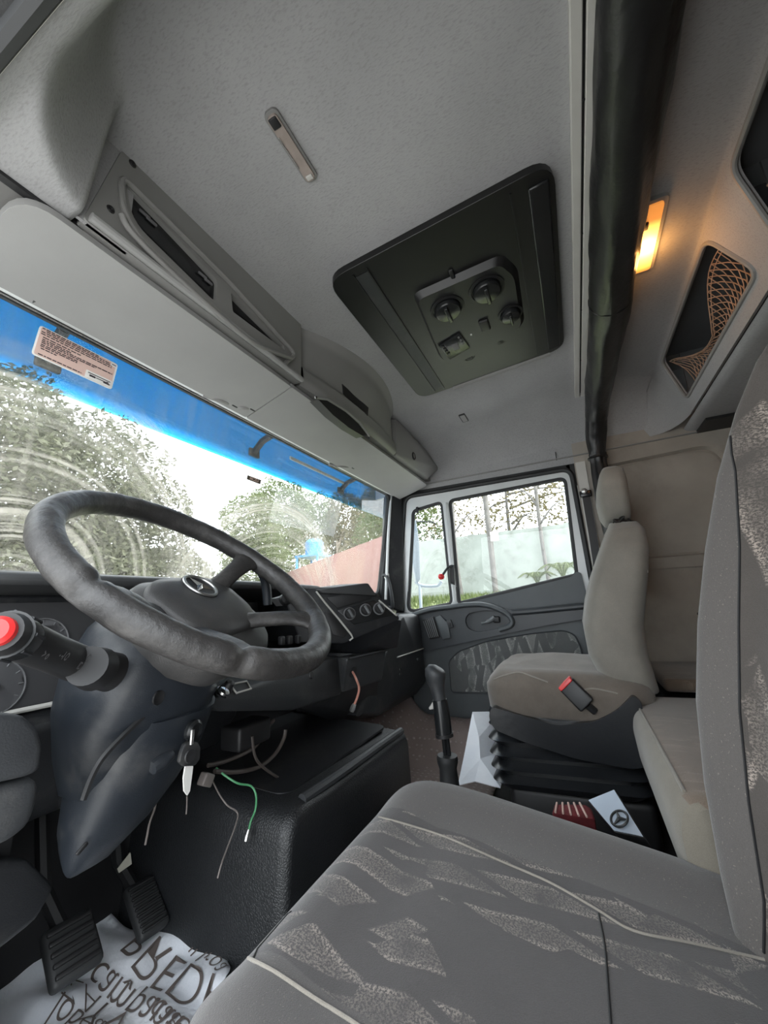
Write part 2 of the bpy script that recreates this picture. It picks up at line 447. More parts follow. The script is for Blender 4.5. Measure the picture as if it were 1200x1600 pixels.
    # windscreen with dried dirt left by the wipers
    m = glassy('windscreen_pane', (.97, .98, .975), .004)
    co = m.obj(); sp = m.n('ShaderNodeSeparateXYZ', {'Vector': co})
    flat = m.n('ShaderNodeCombineXYZ', {'X': sp.outputs[0], 'Y': sp.outputs[2], 'Z': 0.}).outputs[0]
    tot = None
    for (cx, cz, r0) in ((-.63, .85, .475), (.10, .745, .445)):
        d = m.n('ShaderNodeVectorMath', {0: flat, 1: (cx, cz, 0)}, operation='DISTANCE').outputs['Value']
        q = m.n('ShaderNodeCombineXYZ', {'X': d, 'Y': cx, 'Z': 0.}).outputs[0]
        st = m.n('ShaderNodeTexNoise', {'Scale': 95., 'Detail': 4., 'Roughness': .7}); m.link(q, st.inputs['Vector'])
        st2 = m.n('ShaderNodeTexNoise', {'Scale': 17., 'Detail': 2.}); m.link(q, st2.inputs['Vector'])
        inside = m.mapr(d, r0-.012, r0, 1., 0.)
        rim = m.math('MULTIPLY', m.mapr(d, r0-.16, r0-.01), inside)
        patch = m.mapr(m.noise(9, 4, .6), .35, .65, .35, 1.)
        streak = m.math('MULTIPLY', m.math('MULTIPLY', m.mapr(st.outputs['Fac'], .47, .62), m.mapr(st2.outputs['Fac'], .35, .65, .45, 1.)), patch)
        k = m.math('MULTIPLY', m.math('ADD', m.math('MULTIPLY', streak, m.math('ADD', m.math('MULTIPLY', rim, 1.0), .45)), m.math('MULTIPLY', rim, .10)), m.math('MULTIPLY', inside, m.mapr(sp.outputs[2], 1.235, 1.275, 1., .12)))
        tot = k if tot is None else m.math('MAXIMUM', tot, k)
    mp = m.n('ShaderNodeMapping', {'Scale': (60., 1., 4.)}); m.link(co, mp.inputs['Vector'])
    drip = m.n('ShaderNodeTexNoise', {'Scale': 1., 'Detail': 3.}); m.link(mp.outputs[0], drip.inputs['Vector'])
    film = m.math('ADD', .075, m.math('MULTIPLY', m.mapr(drip.outputs['Fac'], .5, .75), .10))
    film = m.math('MULTIPLY', film, m.mapr(m.noise(4, 3), .3, .7, .5, 1.))
    tot = m.math('MINIMUM', m.math('ADD', tot, film), .7)
    di = m.n('ShaderNodeBsdfTranslucent', {'Color': (.60, .57, .50, 1)})
    df = m.n('ShaderNodeBsdfDiffuse', {'Color': (.60, .57, .50, 1)})
    dd = m.n('ShaderNodeMixShader', {0: .35, 1: di.outputs[0], 2: df.outputs[0]})
    mx2 = m.n('ShaderNodeMixShader', {0: tot, 1: m.mx.outputs[0], 2: dd.outputs[0]})
    m.link(mx2.outputs[0], m.out.inputs['Surface']); M['windscreen'] = m.mat
    # outdoors
    for nm, a, b in (('leaf_dark', (.042, .05, .028), (.12, .13, .075)), ('leaf_green', (.045, .07, .018), (.12, .15, .05)), ('leaf_dry', (.08, .075, .035), (.19, .16, .09))):
        m = NT(nm); c = m.ramp(m.noise(3.2, 4, .7), [(.3, a), (.7, b)]); m.set(Base_Color=c, Roughness=.6)
        t = m.n('ShaderNodeBsdfTranslucent'); m.link(c, t.inputs['Color'])
        mx = m.n('ShaderNodeMixShader', {0: .35, 1: m.b.outputs[0], 2: t.outputs[0]}); m.link(mx.outputs[0], m.out.inputs['Surface']); M[nm] = m.mat
    M['bark'] = mk('bark', (.13, .11, .09), .9, var=.3, vscale=8, bump=.4, bscale=40, bdist=.02)
    M['bark_pale'] = mk('bark_pale', (.11, .105, .10), .9, var=.3, vscale=8)
    M['grass'] = mk('grass', (.16, .19, .085), .9, var=.35, vscale=3, bump=.5, bscale=60, bdist=.03)
    M['yard'] = mk('yard', (.43, .425, .415), .9, var=.15, vscale=1.5)
    M['pink_wall'] = mk('pink_wall', (.26, .135, .125), .85, var=.1, vscale=1.2)
    M['grey_wall'] = mk('grey_wall', (.25, .275, .255), .9, var=.14, vscale=2.2, dirt=((.13, .135, .12), 4., .8))
    M['tank_blue'] = mk('tank_blue', (.05, .26, .62), .35, var=.06)
    M['mirror_shell'] = mk('mirror_shell', (.26, .31, .36), .35, var=.05)
    M['mirror_glass'] = mk('mirror_glass', (.8, .82, .82), .04, 1., var=.01)
build_materials()

# ============================================================ THE CAB SHELL
def zc(y):                                   # height of the headliner: rises a little to the rear
    return 1.67 - .08*max(y, -.1)
def cove(x):                                 # drop of the headliner into the passenger side wall
    return 0. if x < .78 else (1-math.sqrt(max(0., 1-((x-.78)/.225)**2)))*.225
def head_z(x, y):
    # raised dome with a rounded front left corner, lower ledge along the driver's door
    r = .20; dx = x - (-.855); dy = (.632 - y) if x < -.737 else 9.
    if dx < r and dy < r: s = r - math.hypot(r-dx, r-dy)
    else: s = min(dx, dy)
    ledge = lerp(1.402, 1.424, min(1, max(0, (x+.887)/.03)))
    z = zc(y) - cove(x)
    if s < .06 and x < -.73: z = lerp(ledge, z, sstep((s+.004)/.064)**.8)
    return z
mb = MB()
NX, NY = 230, 110
mb.grid(lambda u, v: V((lerp(-.887, 1.0, u), lerp(-.39, .66, v), head_z(lerp(-.887, 1.0, u), lerp(-.39, .66, v)))), NX, NY)
ceiling = sobj('ceiling', mb, M['liner'], 'grey felt headliner of the cab roof', smooth=180)
# outer roof skin and shell that keep daylight out
mb = MB(); mb.box((-1.0, -.80, 1.76), (1.06, 1.0, 1.80)); roof = obj('roof_skin', mb, M['door_paint'], ceiling)
mb = MB()
mb.grid(lambda u, v: V((.999, lerp(-.071, .90, u), lerp(1.40, 1.54, v))), 8, 2)
strip = obj('cant_rail_trim', mb, M['liner'], ceiling)
mb = MB(); mb.tube([(.995, y, 1.428+.012*(.6-y)) for y in (.77, .5, .2, -.1, -.4, -.7)], .004, 6); obj('liner_edge', mb, M['mid_plastic'], ceiling)
mb = MB(); mb.box((.992, .0, 1.43), (1.0, .004, 1.47)); obj('liner_joint', mb, M['black'], ceiling)

# rear overhead shelf: slanted front with two openings
sh = struct('trim_1', 'rear overhead storage shelf moulded into the headliner')
fo = V((0, -.42, 1.655)); fb = V((0, -.485, 1.515)); uy = (fb-fo).normalized()
def hole(x0, x1):
    w = x1-x0; L = (fb-fo).length
    return rpoly([(x0+.02, .004), (x1-.045, .004), (x1+.02, L+.008), (x0, L+.008)], [.035, .03, .03, .035], 5)
HOLES = [hole(.075, .735), hole(-.73, -.045)]
L = (fb-fo).length
mb = MB(); mb.prism([(-.93, -.012), (.84, -.012), (.84, L+.05), (-.93, L+.05)], fo, (1,0,0), uy, .012, HOLES)
obj('shelf_front', mb, M['liner'], sh)
nrm = V((1,0,0)).cross(uy)
for h in HOLES:
    ring = [fo + V((1,0,0))*p[0] + uy*p[1] + nrm*.012 for p in h]
    mb = MB(); mb.tube(ring, .006, 8, closed=True); obj('opening_rim', mb, M['mid_plastic'], sh)
mb = MB()
for x0, x1 in ((.05, .76), (-.75, -.02)):
    mb.box((x0, -.74, 1.50), (x1, -.735, 1.70)); mb.box((x0, -.74, 1.497), (x1, -.487, 1.503)); mb.box((x0, -.74, 1.698), (x1, -.43, 1.702))
    for x in (x0, x1): mb.box((x-.003, -.74, 1.50), (x+.003, -.49, 1.70))
obj('compartment_lining', mb, M['compartment'], sh)
SP = [(-.36, 1.6785), (-.395, 1.6775), (-.413, 1.671), (-.4185, 1.662), (-.424, 1.650), (-.445, 1.603), (-.4655, 1.556), (-.486, 1.51), (-.506, 1.468)]
def shelf_pt(x, v):
    k = v*(len(SP)-1); i = min(len(SP)-2, int(k)); y = lerp(SP[i][0], SP[i+1][0], k-i); z = lerp(SP[i][1], SP[i+1][1], k-i)
    y -= nrm.y*-.012*min(1, max(0, (v-.2)*6)); z -= nrm.z*-.012*min(1, max(0, (v-.2)*6))
    if x > .80: y += .11*(1-math.sqrt(max(0, 1-((x-.80)/.2)**2))); z = min(z, 1.6785-cove(x)*(1-v*.2))
    return V((x, y, z))
mb = MB(); mb.grid(lambda u, v: shelf_pt(lerp(-.93, .84, u), v*.32), 40, 6); obj('shelf_lip', mb, M['liner'], sh, smooth=180)
mb = MB(); mb.grid(lambda u, v: shelf_pt(lerp(.80, 1.0, u), v), 24, 24); obj('shelf_end', mb, M['liner'], sh, smooth=180)
def under(u, v):
    x = lerp(-.93, 1.0, u)
    q = [(-.508, 1.468), (-.522, 1.455), (-.56, 1.452), (-.74, 1.452)]
    i = min(2, int(v*3)); t = v*3-i
    return V((x, lerp(q[i][0], q[i+1][0], t), lerp(q[i][1], q[i+1][1], t)))
mb = MB(); mb.grid(under, 30, 6); obj('shelf_underside', mb, M['liner'], sh, smooth=180)
mb = MB(); mb.box((.86, -.70, 1.438), (1.0, -.55, 1.45)); obj('vent_slot', mb, M['black'], sh)
# nets in the two openings
def net(x0, x1, name, par_):
    mb = MB(); n = 26
    def pt(a, t):      # a along the opening, t from the rim into the sagging net
        x = lerp(x0, x1, a); sag = .05+.03*math.sin(a*7+x0*3) + .05*abs(a-.5)*2
        p = fb + V((x, 0, 0)); s = t*sag
        return p - uy*s*1.1 - nrm*(.012 + .02*math.sin(t*PI)) + V((random.uniform(-.002, .002), 0, 0))
    for i in range(n):
        for d in (3, -3):
            mb.tube([pt(min(1, max(0, (i + d*t)/n)), t) for t in (0, .25, .5, .75, 1.)], .0014, 4, caps=False)
    for t in (1., .93): mb.tube([pt(i/30, t) for i in range(31)], .0016, 4)
    o = obj(name, mb, M['net'], smooth=None)
    return o
tag(net(.12, .70, 'cargo_net', sh), 'amber-tinted stretch net across the storage opening at the passenger end', 'net')
tag(net(-.70, -.07, 'cargo_net', sh), 'amber-tinted stretch net across the storage opening cut off by the right edge', 'net')

# side wall behind the passenger door, pressed panels
wr = struct('wall_right', 'grey beige side wall of the sleeper behind the passenger door')
def sw(holes, x, d): m_ = MB(); m_.prism([(-.07, .13), (-.07, 1.54), (-.745, 1.54), (-.745, .13)], (x, 0, 0), (0,1,0), (0,0,1), d, holes); return m_
H1 = rpoly([(-.16, .93), (-.16, 1.365), (-.62, 1.385), (-.655, .93)], [.02, .05, .09, .03], 6)
H2 = rpoly([(-.16, .30), (-.16, .885), (-.655, .885), (-.655, .30)], .03, 5)
obj('panel_frame', sw([H1, H2], 1.0, .01), M['side_panel'], wr)
mb = MB(); mb.prism(H1, (1.022, 0, 0), (0,1,0), (0,0,1), .004); mb2 = MB()
obj('pressed_panel', mb, M['side_panel'], wr)
mb = MB(); mb.prism(H2, (1.010, 0, 0), (0,1,0), (0,0,1), .004); obj('pressed_panel', mb, M['side_panel'], wr)
for H in (H1,):
    ins = [((p[0]+.385)*.93-.385, (p[1]-1.15)*.93+1.15) for p in H]
    mb = MB(); mb.loft([[V((1.0, *p)) for p in H], [V((1.0, *p)) + V((.022, 0, 0)) + V((0, (q[0]-p[0])*.5, (q[1]-p[1])*.5)) for p, q in zip(H, ins)], [V((1.018, *q)) for q in ins]], cap=False)
    obj('panel_flange', mb, M['side_panel'], wr)
mb = MB(); mb.box((1.034, -.79, -.1), (1.06, -.065, 1.8)); mb.box((1.034, -.1, 1.40), (1.06, 1., 1.8)); obj('outer_skin', mb, M['door_paint'], wr)
mb = MB(); mb.tube([(.996, -.715, z) for z in (.14, 1.44)], .004, 6); obj('corner_seam', mb, M['black'], wr)
mb = MB(); mb.lathe([(.006, 0), (.004, .004), (0, .005)], (1.0, -.42, .70), (-1,0,0), 10); obj('fastener', mb, M['black'], wr)

# rear wall, floor, front bulkhead, driver side frame
wb = MB(); wb.box((-.95, -.79, .0), (1.05, -.745, 1.8)); sobj('wall_back', wb, M['side_panel'], 'beige grey rear wall of the cab')
fl = MB(); fl.box((-.95, -.75, .08), (1.05, 1.05, .13)); sobj('floor', fl, M['floor'], 'black rubber cab floor')
wf = MB(); wf.box((-.97, 1.0, -.1), (1.05, 1.04, .858)); sobj('wall_front', wf, M['black'], 'black front bulkhead below the windscreen')
wl = struct('wall_left', 'driver door opening of the cab')
mb = MB(); mb.box((-.95, -.79, .0), (-.89, -.10, 1.8)); mb.box((-.95, .90, .0), (-.90, 1.04, 1.4))
obj('door_pillar', mb, M['side_panel'], wl)
mb = MB(); mb.box((-.96, -.15, 1.435), (-.885, 1.0, 1.8)); obj('cant_rail', mb, M['mid_plastic'], wl, bevel=.006)
mb = MB(); mb.tube([(-.892, y, 1.402) for y in (-.1, .2, .5, .8)], .011, 8); obj('door_seal', mb, M['rubber'], wl)
mb = MB(); mb.tube([(-.884, y, 1.401) for y in (-.1, .2, .5, .8)], .0028, 6); obj('seal_lip', mb, M['alu'], wl)
mb = MB(); mb.box((-.935, -.1, 1.405), (-.893, .9, 1.44)); obj('rail_cover', mb, M['grey_dirty'], wl)
mb = MB(); mb.box((-.95, -.10, .0), (-.90, .90, .16)); obj('sill', mb, M['dash'], wl, bevel=.01)

# ------------------------------------------------------------ windscreen
ws = struct('window_1', 'wide windscreen smeared with dried wiper arcs')
WT, WB = V((0, .868, 1.385)), V((0, .955, .845)); wu = (WT-WB); WL = wu.length; wu.normalize()
mb = MB(); mb.prism([(-.925, 0), (.925, 0), (.935, WL), (-.935, WL)], WB, (1,0,0), wu, -.005); obj('pane', mb, M['windscreen'], ws, smooth=None)
ring = rpoly([(-.925, .0), (.925, .0), (.937, WL), (-.937, WL)], .05, 5)
rng = [WB + V((1,0,0))*p[0] + wu*p[1] + V((0, -.004, 0)) for p in ring]
mb = MB(); mb.tube(rng, .013, 8, closed=True); obj('seal', mb, M['rubber'], ws)
def on_ws(px, py): return AP(px, py, WB, (V((1,0,0)).cross(wu)))
def ws2(px, py):
    p = on_ws(px, py) - WB; return (p.x, p.dot(wu))

# stickers on the inside of the windscreen
st = thing('notice_sticker', 'pink rectangular notice sticker stuck on the upper left windscreen', 'sticker', on_ws(115, 555))
q = [ws2(*p) for p in ((62, 508), (184, 570), (172, 608), (48, 553))]
sx = (V(q[1])-V(q[0])); sy = V(q[3])-V(q[0])
wn = V((1,0,0)).cross(wu)
so = WB + V((1,0,0))*q[0][0] + wu*q[0][1] - wn*(-.0015)
SU = (V((1,0,0))*sx[0] + wu*sx[1]); SVv = (V((1,0,0))*sy[0] + wu*sy[1])
SW, SH = SU.length, SVv.length; SU.normalize(); SVv.normalize()
def srect(x0, y0, x1, y1, lift, mat, name, par_, r=.0):
    pts = [(x0*SW, y0*SH), (x1*SW, y0*SH), (x1*SW, y1*SH), (x0*SW, y1*SH)]
    if r: pts = rpoly(pts, r, 4)
    mb = MB(); mb.prism(pts, so + wn*lift, SU, SVv, .0006); return obj(name, mb, mat, par_, smooth=None)
srect(0, 0, 1, 1, 0, M['white_paper'], 'backing', st, .006)
srect(.02, .03, .97, .95, .0008, M['pink_paper'], 'paper', st, .004)
srect(.62, .70, .975, .96, .0016, M['white_paper'], 'logo_panel', st)
srect(.90, .04, .985, .17, .0016, M['white_paper'], 'corner_mark', st)
rows = [(.06, .03, .72), (.115, .08, .89), (.175, .03, .92), (.24, .03, .92), (.33, .06, .52), (.40, .06, .40), (.455, .06, .95), (.51, .06, .72), (.575, .06, .50), (.63, .06, .50), (.70, .07, .25), (.90, .06, .57)]
mb = MB(); random.seed(3)
for (y, a, b) in rows:
    x = a
    while x < b:
        w = random.uniform(.02, .07)
        pts = [(x*SW, (y-.014)*SH), (min(x+w, b)*SW, (y-.014)*SH), (min(x+w, b)*SW, (y+.016)*SH), (x*SW, (y+.016)*SH)]
        mb.prism(pts, so + wn*.0017, SU, SVv, .0004); x += w + .012
for (x0, y0, x1, y1) in ((.645, .76, .95, .785), (.67, .82, .75, .88), (.76, .83, .90, .855), (.86, .86, .95, .90), (.90, .81, .93, .85), (.91, .09, .97, .12)):
    mb.prism([(x0*SW, y0*SH), (x1*SW, y0*SH), (x1*SW, y1*SH), (x0*SW, y1*SH)], so + wn*.0026, SU, SVv, .0004)
o = obj('printed_lines', mb, M['ink'], st, smooth=None); o['kind'] = 'stuff'
s2 = thing('small_sticker', 'tiny dark rectangular sticker at the edge of the blue visor band', 'sticker', on_ws(396, 748))
q = [ws2(*p) for p in ((386, 742), (408, 750), (406, 757), (385, 749))]
mb = MB(); mb.prism(q, WB + wn*.0012, (1,0,0), wu, .0005); obj('label', mb, M['brown_ink'], s2, smooth=None)
def text_mesh(body, size=1.0, bold=.0):
    c = bpy.data.curves.new('txt', 'FONT'); c.body = body; c.size = size; c.align_x = 'CENTER'; c.align_y = 'CENTER'; c.offset = bold
    o = bpy.data.objects.new('txt', c); COL.objects.link(o)
    dg = bpy.context.evaluated_depsgraph_get(); me = o.evaluated_get(dg).to_mesh()
    v = [q.co.copy() for q in me.vertices]; f = [tuple(p.vertices) for p in me.polygons]
    o.evaluated_get(dg).to_mesh_clear(); bpy.data.objects.remove(o); bpy.data.curves.remove(c)
    return v, f
def text_on(body, org, ux, uy_, size, mat, name, par_, bold=0., fn=None):
    v, f = text_mesh(body, size, bold); ux = V(ux).normalized(); uy_ = V(uy_).normalized()
    P = [V(org) + ux*p.x + uy_*p.y for p in v]
    if fn: P = [fn(p) for p in P]
    mb = MB(); mb.add(P, f); return obj(name, mb, mat, par_, smooth=None)
qc = ws2(396.5, 749.5); e1 = V(q[1])-V(q[0])
text_on('MCZU', WB + V((1,0,0))*qc[0] + wu*qc[1] + wn*.0022, V((1,0,0))*e1[0] + wu*e1[1], wu, .014, M['pink_paper'], 'lettering', s2, .0006)

# blue acrylic sun visor outside, on brackets
vz = thing('sun_visor', 'blue translucent acrylic sun visor fixed outside above the windscreen', 'sun visor', (0, .98, 1.34))
VA, VB = V((0, 1.005, 1.305)), V((0, .985, 1.56)); vu = (VB-VA).normalized()
# lower edge sits where the tint ends, measured along its own plane
vn = V((1,0,0)).cross(vu)
mb = MB(); VLn = (VB-VA).length
mb.prism([(-.80, 0), (1.25, 0), (1.25, VLn), (-.86, VLn)], VA, (1,0,0), vu, -.004); obj('acrylic_panel', mb, M['visor_blue'], vz, smooth=None)
for x in (-.62, .02, .62):
    mb = MB(); mb.tube([(x, .90, 1.40), (x+.01, .95, 1.392), (x+.02, .995, 1.365)], .012, 8); mb.rbox((x+.02, .997, 1.36), (.05, .012, .03), .004)
    obj('bracket', mb, M['black'], vz)
mb = MB(); mb.rbox((.42, .97, 1.392), (.42, .008, .014), .003); obj('reflection_bar', mb, M['white_print'], vz)  # white bar modelled in place of a pale reflection on the visor

# ------------------------------------------------------------ right A pillar
ap = struct('trim_2', 'pillar between windscreen and passenger door')
pw = [(.93, .87, 1.40), (.985, .80, 1.40), (1.03, .86, 1.40), (1.0, .93, 1.40)]
pb = [(.905, .945, .80), (.985, .83, .74), (1.03, .90, .74), (1.0, .99, .80)]
mb = MB(); mb.loft([[V(p) for p in pb], [V(p) for p in pw]]); obj('pillar_cover', mb, M['dash'], ap, bevel=.012)
mb = MB(); mb.tube([(.922, .91, .82), (.928, .88, 1.15), (.938, .855, 1.39)], .008, 8); obj('pillar_trim', mb, M['door_paint'], ap)
mb = MB(); mb.box((.9, .93, -.1), (1.04, 1.03, .84)); mb.box((-.97, .80, 1.40), (1.04, .886, 1.78)); obj('front_corner', mb, M['black'], ap)
mb = MB(); mb.loft([[V((-p[0], p[1], p[2])) for p in reversed(pb)], [V((-p[0], p[1], p[2])) for p in reversed(pw)]]); obj('driver_pillar_cover', mb, M['dash'], ap, bevel=.012)
gh = thing('grab_handle', 'black upright grab handle on the windscreen pillar', 'handle', AX(606, 945, .93))
a = AX(604, 900, .925); b = AX(613, 948, .925)
mb = MB(); mb.tube(spline([a+V((0,.03,.0)), a, lerp(a, b, .5)+V((-.004,-.01,0)), b, b+V((0,.03,0))], 6), .010, 10); obj('grip', mb, M['dash_grey'], gh)
mb = MB(); mb.rbox(a+V((.008, .008, .0)), (.022, .035, .03), .006); obj('mount', mb, M['alu'], gh)

# ------------------------------------------------------------ overhead shelf and sun flaps over the windscreen
oc = thing('overhead_console', 'grey overhead console with two recessed slots above the driver', 'console', (-.45, .63, 1.43))
YF = .63
def on_face(px, py, y=YF): p = AY(px, py, y); return (p.x, p.z)
slot1 = rpoly([on_face(*p) for p in ((197, 288), (340, 438), (338, 474), (207, 345))], [.012, .012, .018, .03], 5)
slot2 = rpoly([on_face(*p) for p in ((361, 457), (443, 540), (446, 548), (364, 487))], .004, 3)
outer = [(-.732, 1.425), (-.165, 1.425), (-.165, 1.622), (-.69, 1.622)]
mb = MB(); mb.prism(rpoly(outer, .008, 3), (0, YF, 0), (1,0,0), (0,0,1), -.10, [slot1, slot2])
obj('fascia', mb, M['mid_plastic'], oc)
mb = MB(); mb.box((-.70, YF+.10, 1.43), (-.17, YF+.11, 1.62)); obj('slot_back', mb, M['black'], oc)
q_ = [AY(*p, YF+.015) for p in ((362, 459), (443, 541), (445, 547), (365, 485))]
mb = MB(); mb.hull(q_ + [p + V((0, .05, 0)) for p in q_], 0); obj('slot_insert', mb, M['black'], oc)
# recess frame: raised surround under the slots
fr = [on_face(*p) for p in ((187, 275), (352, 437), (455, 548), (458, 556), (440, 572), (345, 492), (215, 372), (190, 330))]
mb = MB(); mb.tube([V((p[0], YF-.004, p[1])) for p in rpoly(fr, .02, 4)], .006, 8, closed=True); obj('slot_surround', mb, M['mid_plastic'], oc)
mb = MB(); lip = [AY(*p, YF-.012) for p in ((190, 335), (205, 362), (260, 418), (340, 490), (400, 538), (456, 560))]
mb.tube(spline(lip, 6), .0055, 10); obj('slot_lip', mb, M['mid_plastic'], oc)
mb = MB(); mb.tube([(x, YF-.006, 1.432) for x in (-.725, -.17)], .008, 10); obj('bottom_edge', mb, M['light_plastic'], oc)
for p in ((207, 256), (173, 327)):
    c = AY(*p, YF); mb = MB(); mb.lathe([(.007, 0), (.006, .002), (.003, .0025), (0, .0005)], c, (0,-1,0), 12); obj('screw', mb, M['black'], oc)
ra = thing('radio_unit', 'black radio set recessed in the longer overhead slot', 'radio', AY(270, 390, YF+.05))
def rad(p, y=YF+.010): return AY(*p, y)
mb = MB(); body = [rad(p) for p in ((203, 300), (338, 445), (336, 472), (210, 345))]
mb.hull(body + [p + V((0, .07, 0)) for p in body], .003); obj('body', mb, M['black_gloss'], ra)
d = (body[1]-body[0]).normalized(); upv = V((0,0,1))
for t, s in ((.14, .012), (.21, .008), (.80, .010), (.88, .008)):
    c = lerp(body[0], body[1], t) - V((0, .004, .018)); mb = MB(); mb.rbox(c, (.022, .004, .006), .002); obj('button', mb, M['dim_print'], ra)

oc2 = thing('overhead_locker', 'bulging grey overhead locker with pull handle above the windscreen middle', 'locker', (.17, .6, 1.43))
def bulge(x): 
    t = (x+.15)/.66; return 0 if t <= 0 or t >= 1 else math.sin(PI*t)**.8
def of(u, v):
    x = lerp(-.158, .505, u); z = lerp(1.428, 1.632, v)
    prof = [(0., .012), (.06, -.004), (.25, .0), (.3, .012), (.85, .02), (1., .0)]
    off = interp(v, [p[0] for p in prof], [p[1] for p in prof])
    return V((x, YF + off - bulge(x)*lerp(.012, .085, sstep(v)), z))
LK = MB(); LK.grid(of, 40, 24)
mb = MB(); mb.grid(of, 40, 24); mb.box((-.158, YF+.03, 1.428), (-.15, .75, 1.64))
obj('locker_front', mb, M['mid_plastic'], oc2, smooth=50)
mb = MB(); mb.tube([of(i/30, .995) for i in range(31)], .005, 8); obj('edge_bead', mb, M['mid_plastic'], oc2)
mb = MB(); mb.grid(lambda u, v: of(u, 0) + V((0, v*.1, -.001)), 20, 2); obj('locker_floor', mb, M['mid_plastic'], oc2)
s3 = follow(LK, ((534, 600), (575, 637), (574, 650), (536, 616)), .0, 1)
mb = MB(); mb.hull([p + V((0, -.002, 0)) for p in s3] + [p + V((0, .03, 0)) for p in s3], 0); obj('slot', mb, M['black'], oc2)
hc = [(497, 624), (512, 626), (540, 644), (560, 662), (574, 680), (568, 682), (545, 668), (520, 648)]
hp = [AY(*p, YF-.022) for p in hc]
mb = MB(); mb.hull(hp + [p + V((0, .03, 0)) for p in hp], 0); obj('handle_recess', mb, M['black'], oc2)
mb = MB(); mb.tube([AY(*p, YF-.026) for p in ((493, 621), (512, 624), (541, 642), (562, 660), (577, 681))], .004, 8); obj('handle_edge', mb, M['light_plastic'], oc2)
for p in ((494, 621), (576, 684)):
    mb = MB(); mb.lathe([(.004, 0), (.003, .002), (0, .002)], AY(*p, YF-.03), (0,-1,0), 10); obj('screw', mb, M['black'], oc2)
oc3 = thing('overhead_end_cap', 'grey overhead end panel with a round dark button near passenger door', 'panel', (.7, .63, 1.43))
mb = MB(); mb.hull([V((.512, YF, 1.43)), V((.512, YF-.01, 1.60)), V((.93, YF+.0, 1.435)), V((1.0, YF-.045, 1.50)), V((.95, YF-.01, 1.58)), V((.512, .75, 1.43)), V((.512, .75, 1.63)), V((.99, .75, 1.43)), V((.99, .75, 1.6))], .006); obj('end_panel', mb, M['mid_plastic'], oc3)
c = AY(645, 713, YF-.012); mb = MB(); mb.lathe([(.020, 0), (.020, .006), (.015, .009), (.012, .004), (0, .004)], c, (0,-1,0), 20); obj('round_button', mb, M['black'], oc3)

FA, FB = V((0, .648, 1.420)), V((0, .815, 1.370)); fu = (FB-FA).normalized(); FL = (FB-FA).length; fn_ = V((1,0,0)).cross(fu)
def flap(name, label, x0, x1, lr, rr):
    t = thing(name, label, 'sun flap', (0.5*(x0+x1), .73, 1.38), 'flaps along the windscreen header')
    mb = MB(); mb.prism(rpoly([(x0, 0), (x1, 0), (x1, FL), (x0, FL)], [lr, rr, .004, .004], 6), FA, (1,0,0), fu, -.016); obj('flap_board', mb, M['light_plastic'], t, bevel=.004)
    return t
f1 = flap('sun_flap', 'long pale grey flap above the steering wheel', -.805, -.193, .05, .004)
f2 = flap('sun_flap', 'pale grey flap at the passenger end of the header', -.189, .955, .004, .03)
for t, px in ((f1, ((323, 612), (362, 628))), (f1, ((366, 628), (390, 634))), (f2, ((518, 722), (548, 727)))):
    a = AP(*px[0], FB, fn_); b = AP(*px[1], FB, fn_)
    mb = MB(); mb.tube(spline([a+V((0, .012, -.006)), lerp(a, b, .35)+V((0,-.004,-.012)), lerp(a, b, .7)+V((0,-.006,-.010)), b+V((0, .0, -.006))], 5), .007, 8); obj('latch', mb, M['mid_plastic'], t)
    mb = MB(); mb.rbox(b + V((.004, .0, -.010)), (.022, .022, .010), .003); obj('latch_slot', mb, M['black'], t)
hd = struct('trim_3', 'pale header strip along the top of the windscreen')
mb = MB(); mb.prism([(-.93, 0), (.96, 0), (.96, .055), (-.93, .055)], (0, .812, 1.378), (1,0,0), (0,1,.0), .012); obj('header_strip', mb, M['door_paint'], hd)
mb = MB(); mb.tube([(-.93, .818, 1.374), (.95, .818, 1.374)], .004, 8); obj('strip_groove', mb, M['black'], hd)
mb = MB(); mb.tube([(-.93, .858, 1.378), (.95, .858, 1.378)], .0035, 8); obj('seal_bead', mb, M['chrome'], hd)
mb = MB(); mb.box((-.93, .64, 1.44), (1.0, .83, 1.46)); obj('header_back', mb, M['mid_plastic'], hd)
mb = MB(); mb.box((-.93, .652, 1.418), (-.72, .665, 1.47)); obj('header_gap', mb, M['black'], hd)
mb = MB(); mb.box((-.84, .634, 1.425), (-.66, .640, 1.66)); obj('dome_front', mb, M['liner'], ceiling)
a = AP(30, 447, FB, fn_); b = AP(75, 474, FB, fn_)
mb = MB(); mb.tube(spline([a, lerp(a, b, .5)+V((0,.0,-.012)), b], 6), .008, 8, flat=.6); obj('finger_grip', mb, M['grey_dirty'], hd)

# ------------------------------------------------------------ roof hatch
HN = V((0, .08, 1)).normalized(); HP = V((0, 0, 1.668))
ht = thing('roof_hatch', 'black roof hatch panel with rounded corners in the headliner', 'roof hatch', (.08, .2, 1.66))
def on_h(px, py, drop=0.): return AP(px, py, HP - HN*drop, HN)
def hpoly(pxs, drop): return [on_h(*p, drop) for p in pxs]
hc4 = hpoly(((517, 438), (862, 250), (884, 541), (653, 626)), .018)
uxh = V((1,0,0)); uyh = V((0, 1, -.08)).normalized(); ho = HP - HN*.018
def h2(p): d = p - ho; return (d.dot(uxh), d.dot(uyh))
hx0 = min(h2(hc4[0])[0], h2(hc4[1])[0]); c4 = [h2(p) for p in hc4]
c4 = [((c4[0][0]+c4[1][0])/2, (c4[0][1]+c4[3][1])/2), ((c4[0][0]+c4[1][0])/2, (c4[1][1]+c4[2][1])/2), ((c4[2][0]+c4[3][0])/2, (c4[1][1]+c4[2][1])/2), ((c4[2][0]+c4[3][0])/2, (c4[0][1]+c4[3][1])/2)]
